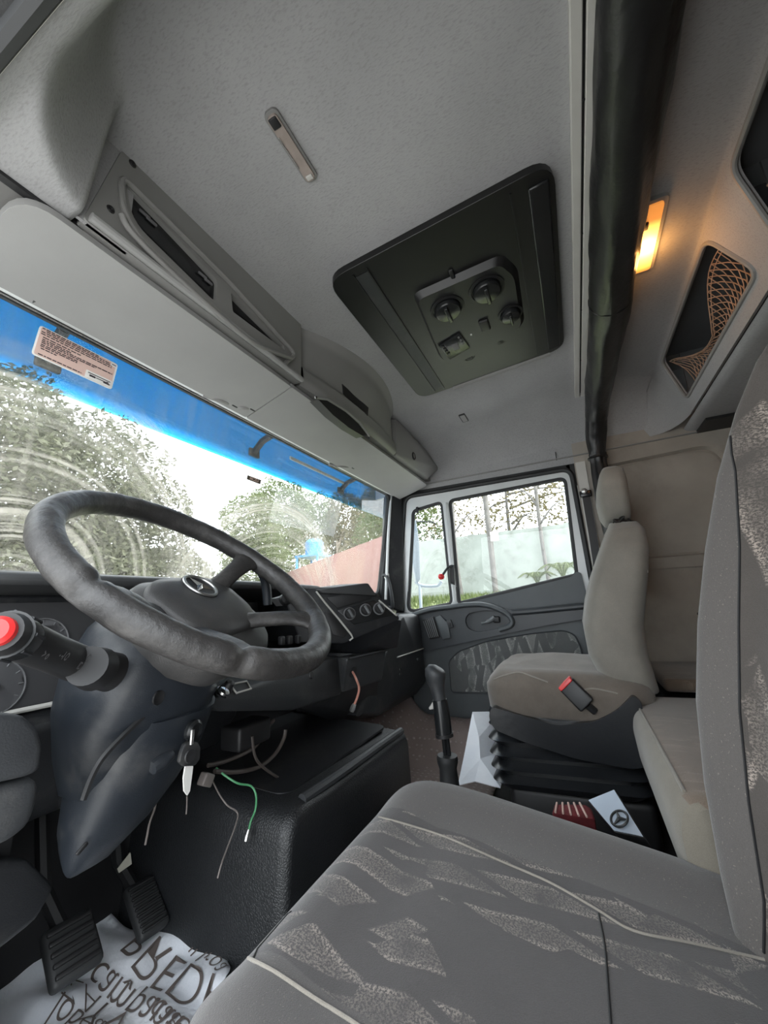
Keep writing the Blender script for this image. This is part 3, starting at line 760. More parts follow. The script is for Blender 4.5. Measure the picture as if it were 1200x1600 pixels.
mb = MB(); mb.prism(rpoly(c4, .055, 6), ho, uxh, uyh, .020); obj('hatch_board', mb, M['hatch'], ht, bevel=.005)
X0, Y1 = c4[0]; X1, Y0 = c4[2]
for yy, w in ((lerp(Y0, Y1, .16), .004), (lerp(Y0, Y1, .80), .004), (lerp(Y0, Y1, .87), .004)):
    mb = MB(); mb.prism([(X0+.02, yy), (X1-.02, yy), (X1-.02, yy+w), (X0+.02, yy+w)], ho - HN*.004, uxh, uyh, .006); obj('ridge', mb, M['hatch_panel'], ht)
mb = MB(); mb.prism([(X0+.03, lerp(Y0, Y1, .80)), (X1-.03, lerp(Y0, Y1, .80)), (X1-.03, lerp(Y0, Y1, .87)), (X0+.03, lerp(Y0, Y1, .87))], ho - HN*.0015, uxh, uyh, .003); obj('ridge_band', mb, M['dash_grey'], ht)
mb = MB(); mb.prism([(X0+.03, Y0+.012), (X1-.03, Y0+.012), (X1-.03, lerp(Y0, Y1, .10)), (X0+.03, lerp(Y0, Y1, .10))], ho - HN*.006, uxh, uyh, .008); obj('ridge_rear', mb, M['black_gloss'], ht, bevel=.004)
mb = MB(); mb.tube([ho + uxh*(X1+.006) + uyh*(Y0+.05) - HN*-.004, ho + uxh*(X1+.006) + uyh*(Y1-.14) - HN*-.004], .012, 8); obj('hatch_seal', mb, M['mid_plastic'], ht)

cp = thing('roof_control_panel', 'black control panel with round air knobs mounted on the roof hatch', 'control panel', on_h(735, 495, .02))
DP = .034
po = [h2(on_h(*p, DP)) for p in ((650, 468), (783, 410), (806, 430), (817, 508), (796, 532), (708, 572), (690, 562), (672, 521))]
o2 = HP - HN*DP
po = [((p[0]), p[1]) for p in po]
mb = MB(); mb.loft([[ho + uxh*(lerp(p[0], .06, -.05)) + uyh*(lerp(p[1], .2, -.05)) for p in rpoly(po, .022, 5)], [o2 + HN*.006 + uxh*p[0] + uyh*p[1] for p in rpoly(po, .022, 5)], [o2 + uxh*lerp(p[0], .06, .03) + uyh*lerp(p[1], .2, .03) for p in rpoly(po, .022, 5)]])
obj('panel_body', mb, M['hatch_panel'], cp, smooth=40)
for i, (p, r) in enumerate((((699, 482), .040), ((760, 452), .040), ((797, 490), .030))):
    c = on_h(*p, DP); mb = MB(); mb.lathe([(r*1.22, -.002), (r*1.22, .003), (r*1.05, .004), (r*1.0, -.001)], c, -HN, 28); k = obj('air_knob', mb, M['black'], cp)
    mb = MB(); mb.lathe([(r*.95, 0), (r*.95, .010), (r*.85, .016), (r*.3, .020), (0, .020)], c, -HN, 28); mb.rbox(c - HN*.022, (r*1.5, r*.28, .012), .003); obj('knob_grip', mb, M['black_gloss'], k)
dq = [on_h(*p, DP+.001) for p in ((685, 539), (718, 519), (734, 542), (703, 560))]
dc = sum(dq, V())/4
mb = MB(); mb.hull([p for p in dq] + [p - HN*.005 for p in dq], .001); dsp = obj('keypad', mb, M['black_gloss'], cp)
du = (dq[3]-dq[0]).normalized(); dv = (dq[1]-dq[0]).normalized()
for i in range(4):
    mb = MB(); mb.rbox(dq[0] + du*(.012+.0155*i) + dv*.010 - HN*.007, (.009, .009, .003), .001); obj('key', mb, M['hatch_panel'], dsp)
mb = MB(); mb.rbox(dc - HN*.0055 + dv*.004, (.034, .020, .003), .001); obj('display', mb, M['dim_print'], dsp)
for k_ in range(3):
    mb = MB(); mb.rbox(dq[1] + du*(.012 + .018*k_) - dv*.010 - HN*.0065, (.010, .006, .002), .001); obj('legend_mark', mb, M['dim_print'], dsp)
mb = MB(); mb.rbox(on_h(757, 507, DP) - HN*.002, (.05, .03, .012), .005, rot=None); obj('rocker_switch', mb, M['black'], cp)
mb = MB(); mb.rbox(on_h(736, 522, DP) - HN*.002, (.005, .005, .004), .001); obj('indicator', mb, M['white_print'], cp)
for p in ((733, 556), (781, 530)):
    c = on_h(*p, DP-.012); mb = MB(); mb.lathe([(.022, 0), (.020, .006), (.010, .003), (.010, .012), (0, .014)], c, -HN, 16); obj('vent_nozzle', mb, M['black'], cp)
mb = MB(); mb.rbox(on_h(711, 440, .02), (.09, .012, .008), .003); obj('latch_tab', mb, M['hatch_panel'], cp)

# ------------------------------------------------------------ ceiling lamps
CN = HN
def on_c(px, py, drop=0.): return AP(px, py, V((0, 0, 1.67)) - CN*drop, CN)
def lamp_box(name, label, pxs, drop, r):
    q = [on_c(*p, drop) for p in pxs]; c = sum(q, V())/4
    t = thing(name, label, 'lamp', c)
    L1 = ((q[1]-q[0]).length + (q[2]-q[3]).length)/2; L2 = ((q[3]-q[0]).length + (q[2]-q[1]).length)/2
    return t, c, L1, L2
t, c, a1, a2 = lamp_box('ceiling_lamp', 'long narrow unlit interior lamp in the headliner over the driver', ((430, 168), (409, 180), (481, 290), (498, 276)), .006, .01)
mb = MB(); mb.prism(rrect(0, 0, a2, a1, .010, 5), c, uxh, uyh, .008); mb_ = obj('rim', mb, M['mid_plastic'], t, bevel=.002)
mb = MB(); mb.prism(rrect(0, 0, a2-.010, a1-.008, .007, 5), c - HN*.005, uxh, uyh, .007); obj('lens', mb, M['lamp_lens'], t, bevel=.003)
mb = MB(); mb.rbox(c - uxh*(a2*.38) - HN*.006, (.018, .016, .004), .002); obj('switch', mb, M['black'], t)
mb = MB(); mb.rbox(c + uxh*(a2*.40) - HN*.006, (.010, .014, .004), .002); obj('end_clip', mb, M['alu'], t)
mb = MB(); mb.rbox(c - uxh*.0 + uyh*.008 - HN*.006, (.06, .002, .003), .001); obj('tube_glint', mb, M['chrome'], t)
t, c, a1, a2 = lamp_box('small_ceiling_lamp', 'tiny square courtesy lamp in the headliner near the passenger door', ((727, 642), (714, 646), (722, 665), (735, 661)), .004, .01)
mb = MB(); mb.prism(rrect(0, 0, .085, .030, .006, 4), c, uxh, uyh, .006); obj('rim', mb, M['black'], t)
mb = MB(); mb.prism(rrect(0, 0, .070, .022, .004, 4), c - HN*.002, uxh, uyh, .004); obj('lens', mb, M['light_plastic'], t)
lc = V((.055, -.272, zc(-.2)-.010))
t = thing('lit_ceiling_lamp', 'glowing amber interior lamp in the headliner behind the curtain', 'lamp', lc)
mb = MB(); mb.prism(rrect(0, 0, .235, .085, .012, 5), lc, (1,0,0), (0,1,0), .014); obj('rim', mb, M['light_plastic'], t, bevel=.002)
mb = MB(); mb.prism(rrect(0, 0, .215, .066, .008, 5), lc - V((0,0,.005)), (1,0,0), (0,1,0), .008); obj('lens', mb, M['lit_lens'], t, bevel=.003)
mb = MB(); mb.rbox(lc + V((-.055, .005, -.007)), (.022, .024, .008), .003); obj('switch', mb, M['black'], t)
pl = bpy.data.lights.new('amber_bulb', 'POINT'); pl.energy = .55; pl.color = (1., .45, .12); pl.shadow_soft_size = .02
plo = bpy.data.objects.new('amber_bulb', pl); COL.objects.link(plo); plo.location = lc + V((.04, -.02, -.035)); par(plo, t)

# ------------------------------------------------------------ curtain rail and rolled curtain
rl = thing('curtain_rail', 'pale aluminium double curtain rail across the ceiling', 'rail', (0, -.13, 1.66))
zr = zc(-.12)
for y0, y1 in ((-.112, -.131), (-.136, -.156)):
    mb = MB(); mb.box((-.90, y1, zr-.016), (.885, y0, zr)); obj('track', mb, M['alu'], rl, bevel=.002)
mb = MB(); mb.box((-.90, -.137, zr-.008), (.885, -.130, zr)); obj('groove', mb, M['black'], rl)
for x in (-.62, -.35, -.05, .25, .55):
    mb = MB(); mb.lathe([(.003, 0), (.002, .002), (0, .002)], (x, -.1335, zr-.014), (0,0,-1), 8); obj('rivet', mb, M['black'], rl)
ct = thing('curtain', 'rolled black vinyl curtain hanging under the ceiling rail', 'curtain', (0, -.19, 1.6))
path = spline([V((-.93, -.195, 1.615)), V((-.6, -.197, 1.615)), V((-.2, -.199, 1.612)), V((.2, -.199, 1.610)), V((.6, -.194, 1.602)), V((.82, -.185, 1.575)), V((.905, -.172, 1.49)), V((.925, -.165, 1.40)), V((.93, -.165, 1.30)), V((.932, -.175, 1.15)), V((.94, -.185, 1.0)), V((.945, -.19, .80))], 14)
rad_ = []; 
for i, p in enumerate(path):
    r = interp(p.x, [-.9, 0, .6, .85], [.056, .054, .050, .044]) if p.x < .86 else interp(p.z, [.8, 1.2, 1.36, 1.42, 1.5], [.040, .042, .030, .034, .042])
    rad_.append(r)
mb = MB(); mb.tube(path, rad_, 36, flat=1.0)
for i in range(len(path)*36):
    p = V(mb.v[i]); c = path[i//36]; d = p - c; a = (i % 36)/36*2*PI
    w = noise.noise(V((p.x*5 + a*2.2, a*1.5, p.z*5))) * .10 + .06*noise.noise(V((p.x*16 - a*4, a*2, p.z*14))) + .03*math.sin(a*3 + p.x*9)
    w += .07*abs(math.sin(p.x*21 + a*2.0 + 2*noise.noise(V((p.x*3, a, 0)))))*(.5+noise.noise(V((p.x*4, 3, a*.7))))
    if p.z < 1.40: w += .16*math.sin(a*5 + p.z*3) + .08*math.sin(a*9)
    mb.v[i] = tuple(c + d*(1+w))
obj('curtain_roll', mb, M['curtain'], ct, smooth=180)
mb = MB(); mb.tube([V((.16, -.199, 1.611)) + V((0, math.cos(a)*.0535, math.sin(a)*.0535)) for a in [2*PI*k/24 for k in range(24)]], .0025, 6, closed=True); obj('seam', mb, M['curtain'], ct)
mb = MB(); mb.tube([V((.928, -.165, 1.385)) + V((math.cos(a)*.036, math.sin(a)*.036, 0)) for a in [2*PI*k/20 for k in range(20)]], .006, 6, closed=True); obj('tie_band', mb, M['curtain'], ct)

# ============================================================ PASSENGER DOOR
dr = struct('door_1', 'passenger door with fixed quarter window and large side window')
DX = 1.0
def d2(px, py, x=DX): p = AX(px, py, x); return (p.y, p.z)
UY_, UZ_ = (0,1,0), (0,0,1)
vent = rpoly([d2(*p) for p in ((644, 797), (690, 783), (707, 944), (636, 958))], [.03, .03, .03, .05], 5)
main = rpoly([d2(*p) for p in ((701, 781), (884, 745), (903, 899), (716, 944))], [.03, .035, .02, .02], 5)
outer = rpoly([d2(633, 777), d2(892, 732), d2(940, 990), (-.075, .20), (.80, .20), d2(622, 965)], [.05, .05, .02, .02, .02, .02], 5)
mb = MB(); mb.prism(outer, (DX, 0, 0), UY_, UZ_, .03, [vent, main]); obj('door_frame', mb, M['door_paint'], dr, bevel=.006)
for nm, ol in (('quarter_seal', vent), ('window_seal', main)):
    mb = MB(); mb.tube([V((DX+.012, *p)) for p in ol], .013, 10, closed=True); obj(nm, mb, M['rubber'], dr)
mb = MB(); mb.tube([V((DX-.002, *p)) for p in outer], .012, 8, closed=True); obj('door_seal', mb, M['rubber'], dr)
mb = MB(); mb.prism(vent, (DX+.016, 0, 0), UY_, UZ_, .003); obj('quarter_pane', mb, M['side_glass'], dr, smooth=None)
mb = MB(); mb.prism(main, (DX+.018, 0, 0), UY_, UZ_, .003); obj('window_pane', mb, M['side_glass'], dr, smooth=None)
a, b = V((DX-.004, *d2(697, 786))), V((DX-.004, *d2(711, 940)))
mb = MB(); mb.tube([a, b], .010, 8); obj('divider_bar', mb, M['door_paint'], dr)
mb = MB(); mb.box((1.004, -.11, 1.30), (1.03, -.035, 1.42)); mb.box((1.004, .755, 1.33), (1.03, .84, 1.42)); mb.box((1.004, -.05, 1.372), (1.03, .80, 1.42)); obj('corner_filler', mb, M['rubber'], dr)
# quarter window latch with a red ball
la = thing('window_latch', 'quarter window latch lever with red ball knob', 'latch', AX(700, 895, .985))
mb = MB(); mb.hull([AX(*p, .99) for p in ((702, 884), (710, 882), (711, 915), (702, 912))] + [AX(*p, .975) for p in ((703, 886), (709, 885), (710, 912), (704, 909))], .003); obj('latch_plate', mb, M['rubber'], la)
mb = MB(); mb.tube(spline([AX(707, 884, .985), AX(700, 887, .965), AX(692, 898, .95)], 6), .006, 8); obj('lever', mb, M['rubber'], la)
c = AX(689.5, 901, .95); mb = MB(); mb.lathe([(.0, -.016), (.010, -.013), (.0155, -.005), (.0155, .005), (.010, .013), (0, .016)], c, (0,0,1), 16); obj('ball_knob', mb, M['red'], la)
mb = MB(); mb.rbox(AX(652, 797, .99), (.012, .014, .035), .004); obj('hinge', mb, M['rubber'], la)
# trim panels, each a slab standing off the door
def slab(name, pxs, x, d, mat, r=.01, bevel=.006, holes=()):
    mb = MB(); mb.prism(rpoly([d2(*p, x) for p in pxs], r, 5), (x, 0, 0), UY_, UZ_, d, [rpoly([d2(*p, x) for p in h], .03, 6) for h in holes])
    return obj(name, mb, mat, dr, bevel=bevel)
slab('upper_trim', ((716, 945), (800, 925), (893, 901), (901, 893), (908, 895), (921, 948), (800, 960), (716, 970)), .985, .016, M['door_trim'], .012)
slab('lower_trim', ((645, 958), (700, 948), (800, 950), (921, 945), (930, 1160), (640, 1160)), .99, .012, M['door_trim'], .02)
slab('cloth_insert', ((701, 1034), (716, 1018), (760, 1002), (830, 990), (880, 985), (898, 992), (908, 1015), (913, 1042), (900, 1082), (705, 1082)), .978, .012, M['door_cloth'], .02, .005)
ci = rpoly([d2(*p, .978) for p in ((701, 1034), (716, 1018), (760, 1002), (830, 990), (880, 985), (898, 992), (908, 1015), (913, 1042), (900, 1082), (705, 1082))], .02, 5)
mb = MB(); mb.tube([V((.977, *p)) for p in ci], .003, 6, closed=True); obj('insert_piping', mb, M['door_trim_dark'], dr)
# armrest moulding with handle recess
rec = [(726, 968), (732, 958), (755, 953), (780, 955), (798, 966), (796, 976), (770, 984), (745, 988), (730, 982)]
slab('armrest', ((640, 962), (668, 953), (706, 948), (722, 942), (748, 943), (780, 951), (800, 953), (815, 956), (922, 942), (922, 966), (860, 976), (800, 988), (745, 1000), (700, 1010), (660, 1020), (650, 1000)), .962, .028, M['door_trim_dark'], .012, .010, [rec])
arc = [AX(*p, .955) for p in ((640, 963), (670, 953), (706, 948), (730, 945), (755, 945), (777, 951), (793, 960), (800, 970), (797, 978), (780, 984))]
mb = MB(); mb.tube(spline(arc, 6), .0135, 10, flat=.9); obj('pull_handle', mb, M['door_trim'], dr)
mb = MB(); mb.tube(spline([AX(*p, .957) for p in ((800, 957), (840, 954), (880, 950), (921, 946))], 6), .014, 10); obj('armrest_roll', mb, M['door_trim_dark'], dr)
mb = MB(); mb.prism(rpoly([d2(*p, .984) for p in rec], .01), (.984, 0, 0), UY_, UZ_, .004); obj('recess_floor', mb, M['door_trim_dark'], dr)
rq = [V((.962, *d2(*p, .962))) for p in rec]; cc = sum(rq, V())/len(rq)
mb = MB(); mb.tube(spline([AX(*p, .965) for p in ((752, 974), (760, 972), (768, 968), (773, 964))], 5), [.007]*6+[.010]*5+[.012]*5, 8); hl = obj('door_lever', mb, M['louvre'], dr)
mb = MB(); mb.rbox(AX(776, 968, .968), (.02, .03, .03), .006); obj('lever_boss', mb, M['black'], hl)
mb = MB(); mb.lathe([(.010, 0), (.009, .004), (.004, .004), (.003, .001), (0, .001)], AX(785, 958, .952), (-1,0,0), 14); obj('screw', mb, M['black'], dr)
# air outlet and window switch
vg = [AX(*p, .952) for p in ((660, 969), (677, 963), (687, 996), (671, 999))]
mb = MB(); mb.hull(vg + [p+V((.02, 0, 0)) for p in vg], .003); ao = obj('air_outlet', mb, M['black'], dr)
for i in range(6):
    t = (i+.5)/6; a = lerp(vg[0], vg[1], t); b = lerp(vg[3], vg[2], t)
    mb = MB(); mb.tube([lerp(a, b, .06)+V((-.005, 0, 0)), lerp(a, b, .94)+V((-.005, 0, 0))], .0021, 6); obj('louvre', mb, M['louvre'], ao)
pl_ = [AX(*p, .950) for p in ((680, 965), (688, 961), (700, 974), (704, 997), (692, 1000))]
mb = MB(); mb.hull(pl_ + [p+V((.012, 0, 0)) for p in pl_], .003); obj('outlet_surround', mb, M['door_trim'], dr)
sq = [AX(*p, .948) for p in ((697, 971), (704, 968), (708, 980), (701, 982))]
mb = MB(); mb.hull(sq + [p+V((.01, 0, 0)) for p in sq], .0015); sw_ = obj('window_switch', mb, M['dash_grey'], dr)
mb = MB(); mb.rbox(lerp(sq[0], sq[2], .5)+V((-.002, 0, 0)), (.004, .012, .016), .002); obj('rocker', mb, M['black'], sw_)
# seat belt on the pillar behind the door
sb = thing('seat_belt', 'black seat belt strap hanging from pillar bolt behind passenger door', 'seat belt', AX(917, 768, .98))
bp = [AX(*p, .975) for p in ((915, 770), (920, 800), (927, 840), (933, 880), (938, 930))]
mb = MB()
w = V((0, .016, 0)); mb.loft([[p-w, p+w, p+w+V((.003, 0, 0)), p-w+V((.003, 0, 0))] for p in bp]); obj('strap', mb, M['black'], sb)
mb = MB(); mb.rbox(bp[0]+V((-.002, .0, -.005)), (.012, .05, .03), .006); obj('guide', mb, M['black_gloss'], sb)
mb = MB(); mb.lathe([(.012, 0), (.012, .010), (.006, .014), (0, .014)], bp[0]+V((-.008, .004, .006)), (-1,0,0), 12); obj('bolt', mb, M['steel'], sb)
mb = MB(); mb.box((.99, -.115, .2), (1.0, -.075, 1.40)); o = obj('pillar_strip', mb, M['alu'], wr)
# outside mirror
mr = thing('wing_mirror', 'pale blue grey exterior mirror housing seen through quarter window', 'mirror', AX(662, 870, 1.22))
sh_ = [AX(*p, 1.22) for p in ((645, 815), (650, 812), (655, 845), (657, 905), (651, 912), (645, 880))]
mb = MB(); mb.hull(sh_ + [p + V((.10, .05, 0)) for p in sh_], .004); obj('housing', mb, M['mirror_shell'], mr)
arm = [AX(*p, 1.24) for p in ((650, 909), (656, 914), (668, 916), (684, 915), (690, 908))]
mb = MB(); mb.tube(spline(arm, 5), .010, 8); obj('frame_tube', mb, M['mirror_shell'], mr)
mb = MB(); mb.tube([AX(656, 914, 1.24), AX(658, 955, 1.2)], .010, 8); obj('arm', mb, M['mirror_shell'], mr)
mb = MB(); mb.tube(spline([AX(*p, 1.24) for p in ((650, 816), (656, 815), (676, 816), (682, 821))], 5), .004, 8); obj('top_tube', mb, M['rubber'], mr)

# ============================================================ DASHBOARD
da = thing('dashboard', 'worn dark grey dashboard across the cab under the windscreen', 'dashboard', (0, .9, .6))
def loftX(secs, mat, name, par_, bevel=.008, smooth=35):
    """secs: list of (x, [(y,z)...]) with equal point counts"""
    mb = MB(); mb.loft([[V((x, *p)) for p in s] for x, s in secs]); return obj(name, mb, mat, par_, bevel=bevel, smooth=smooth)
# driver side hood over the instruments
hood = [(.985, .850), (.90, .872), (.80, .880), (.765, .874), (.76, .858), (.80, .846), (.985, .83)]
loftX([(-.90, hood), (-.15, [(y, z-.002) for y, z in hood]), (.12, [(y, z-.008) for y, z in hood])], M['grey_dirty'], 'instrument_hood', da)
face = [(.83, .846), (.985, .84), (.985, .48), (.86, .48), (.80, .55), (.775, .64), (.80, .66)]
loftX([(-.90, face), (-.20, face)], M['dash'], 'instrument_housing', da)
# instrument cluster
ic = thing('instrument_cluster', 'dusty instrument cluster with gauges behind the steering wheel', 'instrument cluster', (-.58, .80, .68))
IA, IB = V((0, .829, .846)), V((0, .797, .672)); iu = (IA-IB).normalized(); ifn = V((1,0,0)).cross(iu)
mb = MB(); mb.prism([(-.80, -.0), (-.30, 0), (-.30, .16), (-.80, .16)], IB, (1,0,0), iu, .004); obj('dial_plate', mb, M['gauge_face'], ic)
mb = MB(); mb.tube([IB + V((-.80, -.006, -.004)), IB + V((-.30, -.006, -.004))], .004, 8); obj('lower_trim', mb, M['alu'], ic)
for cx, cz, r in ((-.685, .035, .040), (-.625, .095, .038), (-.50, .075, .06), (-.38, .06, .05)):
    c = IB + V((cx, 0, 0)) + iu*cz + ifn*.005
    mb = MB(); mb.lathe([(r, 0), (r, .003), (r*.97, .003), (r*.97, 0)], c, ifn, 32); g = obj('gauge', mb, M['dim_print'], ic)
    mb = MB(); mb.lathe([(r*.18, 0), (r*.18, .006), (r*.12, .008), (0, .008)], c, ifn, 16); obj('gauge_cap', mb, M['black'], g)
    mb = MB(); dd = (V((-1,0,0)) - iu*.15).normalized(); mb.tube([c + ifn*.006, c + dd*r*.8 + ifn*.006], [.002, .0008], 6); obj('needle', mb, M['white_print'], g)
    for k in range(9):
        a = math.radians(-30 + 30*k); d = V((1,0,0))*math.cos(a) + iu*math.sin(a)
        mb = MB(); mb.tube([c + d*r*.78 + ifn*.001, c + d*r*.92 + ifn*.001], .0009, 4); obj('tick', mb, M['dim_print'], g)
# warning lamp strip under the cluster
mb = MB(); mb.rbox((-.70, .785, .655), (.10, .02, .016), .004); obj('lamp_strip', mb, M['black'], ic)

# centre stack turned towards the driver
def Y_(p, y): return AY(*p, y)
A_ = Y_((497, 924), .74); B_ = Y_((590, 932), .60); C_ = Y_((552, 985), .655)
sn = (B_-A_).cross(C_-A_).normalized()
if sn.y > 0: sn = -sn
def on_s(px, py, lift=0.): return AP(px, py, A_ + sn*lift, sn)
def pts(*pp, lift=0.): return [on_s(*p, lift) for p in pp]
back = lambda P: [V((p.x+.05, .97, p.z)) for p in P]
fp = pts((440, 921), (497, 923), (576, 914), (592, 937), (628, 967), (552, 998), (538, 1006), (470, 1004))
mb = MB(); mb.hull(fp + back(fp), .006, 2); obj('centre_stack', mb, M['dash'], da)
lowf = pts((548, 974), (629, 968)) + [Y_((622, 1012), .60), Y_((562, 1022), .68), Y_((535, 1020), .72)]
mb = MB(); mb.hull(lowf + back(lowf), .005, 2); obj('stack_underside', mb, M['dash'], da)
hp_ = pts((497, 921), (576, 911), (590, 931), (503, 927), lift=.012)
mb = MB(); mb.hull(hp_ + [p + V((.02, .12, .004)) for p in hp_], .004); obj('stack_hood', mb, M['grey_dirty'], da)
sl = pts((510, 934), (573, 921), (580, 935), (527, 951), lift=.001)
mb = MB(); mb.hull(sl + [p + sn*.004 for p in sl], .002); obj('storage_slot', mb, M['black'], da)
st_ = pts((526, 954), (584, 938), (614, 961), (553, 976), lift=.001)
mb = MB(); mb.hull(st_ + [p + sn*.004 for p in st_], .002); hp2 = obj('heater_panel', mb, M['black_gloss'], da)
for p in ((546, 959), (571, 953), (592, 951)):
    c = on_s(*p, .005); r = .020
    mb = MB(); mb.lathe([(r, 0), (r, .003), (r*.85, .003)], c, sn, 24); k = obj('heater_dial', mb, M['dim_print'], hp2)
    mb = MB(); mb.lathe([(r*.85, .0), (r*.8, .010), (r*.7, .013), (0, .013)], c, sn, 24); obj('dial_cap', mb, M['black'], k)
    mb = MB(); e = (on_s(p[0]+4, p[1]+6)-on_s(p[0]-3, p[1]-6)).normalized(); mb.tube([c - e*r*.7 + sn*.016, c + e*r*.7 + sn*.016], .0042, 8); obj('dial_pointer', mb, M['louvre'], k)
mb = MB(); mb.tube(pts((494, 924), (508, 942), (530, 968), (549, 992), (551, 997), (546, 1001), lift=.006), .003, 8); obj('edge_strip', mb, M['alu'], da)
mb = MB(); mb.tube(pts((592, 938), (606, 950), (620, 962), lift=.006), .0025, 8); obj('edge_strip', mb, M['alu'], da)
vp = pts((505, 955), (518, 958), (543, 990), (536, 997), (520, 992), lift=.003)
mb = MB(); mb.hull(vp + [p+sn*.004 for p in vp], .002); obj('side_vent', mb, M['black'], da)
# switch cluster glimpsed through the wheel
sp_ = [Y_(p, .70) for p in ((430, 935), (448, 930), (462, 942), (440, 947))]
mb = MB(); mb.hull(sp_ + [p+V((0, .02, 0)) for p in sp_], .003); obj('switch_bezel', mb, M['dim_print'], da)
mb = MB(); mb.lathe([(.016, 0), (.015, .010), (.010, .014), (0, .014)], Y_((444, 938), .695), (-.2, -.9, .35), 16); obj('rotary_switch', mb, M['black'], da)
mb = MB(); a = Y_((455, 926), .685); b = Y_((466, 941), .685); mb.tube([a, b], .009, 10); obj('red_switch', mb, M['red'], da)
for p in ((440, 1001), (452, 1000), (466, 999)):
    mb = MB(); mb.rbox(Y_(p, .70), (.016, .014, .022), .004); obj('push_button', mb, M['black'], da)
# passenger half of the dash
pp = [AX(*p, .94) for p in ((640, 957), (655, 962), (661, 1012), (667, 1062), (650, 1085))] + [AY(*p, .72) for p in ((592, 1120), (560, 1120))] + [AY(600, 1000, .74), AY(628, 960, .72)]
mb = MB(); mb.hull(pp + [V((p.x, .99, p.z)) for p in pp], .012, 3); obj('passenger_panel', mb, M['dash'], da)
a, b = AX(661, 1013, .93), AY(617, 1027, .715)
mb = MB(); mb.tube([a+V((-.004, -.004, 0)), b+V((0, -.012, 0))], .003, 6); obj('panel_groove', mb, M['alu'], da)
for p in ((625, 1046), (625, 1053), (652, 1030)):
    mb = MB(); mb.lathe([(.007, 0), (.006, .003), (0, .003)], AY(*p, .705), (0,-1,0), 10); obj('panel_screw', mb, M['black_gloss'], da)
# lower centre panel with a torn out hole
lp = [Y_((543, 1029), .655), Y_((575, 1022), .645), Y_((604, 1015), .63), Y_((597, 1064), .66), Y_((536, 1082), .69)]
mb = MB(); mb.hull(lp + [p + V((.02, .06, 0)) for p in lp], .006); obj('lower_panel', mb, M['dash_grey'], da)
mb = MB(); mb.tube([p+V((0, -.004, .0)) for p in lp[:3]], .004, 8); obj('panel_lip', mb, M['dash'], da)
ln = (lp[2]-lp[0]).cross(lp[4]-lp[0]).normalized()
if ln.y > 0: ln = -ln
hc_ = AP(551, 1050, lp[0], ln)
mb = MB(); mb.lathe([(.017, -.001), (.017, .003), (0, .003)], hc_, ln, 16); obj('panel_hole', mb, M['black'], da)
mb = MB(); lf = [Y_((592, 1062), .68), Y_((500, 1082), .72), Y_((440, 1095), .72), Y_((530, 1130), .80), Y_((590, 1120), .78)]
mb.hull(lf + [p+V((0, .12, .02)) for p in lf], .01); obj('lower_duct', mb, M['dash'], da)
# knee panel right of the column with sockets
kp = [Y_((322, 1100), .60), Y_((330, 1052), .66), Y_((420, 1052), .66), Y_((530, 1025), .70), Y_((535, 1085), .70), Y_((460, 1110), .67), Y_((345, 1112), .62)]
mb = MB(); mb.hull(kp + [p+V((0, .14, .0)) for p in kp] , .012, 3); obj('knee_panel', mb, M['dash_grey'], da)
kn = (kp[1]-kp[0]).cross(kp[2]-kp[0]).normalized()
if kn.z < 0: kn = -kn
def on_k(px, py, l=0.): return AP(px, py, kp[0]+kn*l, kn)
q1 = [on_k(*p, .002) for p in ((331, 1078), (345, 1072), (362, 1083), (352, 1092), (338, 1088))]
mb = MB(); mb.hull(q1 + [p+kn*.004 for p in q1], .001); skt = obj('socket_plate', mb, M['black_gloss'], da)
mb = MB(); mb.lathe([(.012, 0), (.012, .010), (.009, .016), (.008, .024), (0, .026)], on_k(349, 1082, .004), kn, 16); obj('rotary_knob', mb, M['black'], skt)
mb = MB(); mb.lathe([(.0095, 0), (.0095, .004), (0, .005)], on_k(349, 1082, .028), kn, 16); obj('knob_cap', mb, M['chrome'], skt)
q2 = [on_k(*p, .001) for p in ((358, 1072), (384, 1066), (391, 1078), (368, 1085))]
mb = MB(); mb.hull(q2 + [p+kn*.002 for p in q2], .0); obj('open_socket', mb, M['black'], da)
mb = MB(); mb.tube([p+kn*.003 for p in q2], .002, 6, closed=True); obj('socket_rim', mb, M['alu'], da)
for p in ((470, 1068), (446, 1100), (486, 1055)):
    mb = MB(); mb.lathe([(.010, 0), (.008, .004), (0, .004)], Y_(p, .665), (0,-1,.2), 12); obj('blank_plug', mb, M['black'], da)
mb = MB(); mb.rbox(Y_((385, 1145), .72), (.10, .06, .05), .008); obj('relay_box', mb, M['black'], da)
# left end: rounded grey block and kick panels
le = thing('door_side_bin', 'rounded grey plastic bin block at the lower left edge', 'bin', (-.78, .6, .55))
b0 = [Y_(p, .56) for p in ((-70, 1108), (40, 1117), (62, 1138), (70, 1165), (66, 1205), (40, 1216), (-70, 1240))]
mb = MB(); mb.hull(b0 + [p+V((-.03, .24, .01)) for p in b0], .014, 3); obj('upper_block', mb, M['dash_grey'], le)
b1 = [Y_(p, .565) for p in ((-70, 1246), (40, 1222), (66, 1212), (64, 1250), (52, 1292), (10, 1322), (-70, 1345))]
mb = MB(); mb.hull(b1 + [p+V((-.03, .24, .01)) for p in b1], .012, 3); obj('lower_block', mb, M['dash_grey'], le)
kk = thing('kick_panel', 'dark moulded kick panel beside the pedals', 'panel', (-.7, .7, .3))
k0 = [Y_(p, .70) for p in ((-90, 1360), (20, 1342), (48, 1340), (92, 1385), (60, 1440), (-90, 1560))]
mb = MB(); mb.hull(k0 + [p+V((-.05, .22, .0)) for p in k0], .014, 3); obj('moulding', mb, M['dash'], kk)
mb = MB(); mb.box((-.92, .74, .13), (-.66, 1.0, .60)); obj('side_box', mb, M['black'], kk)

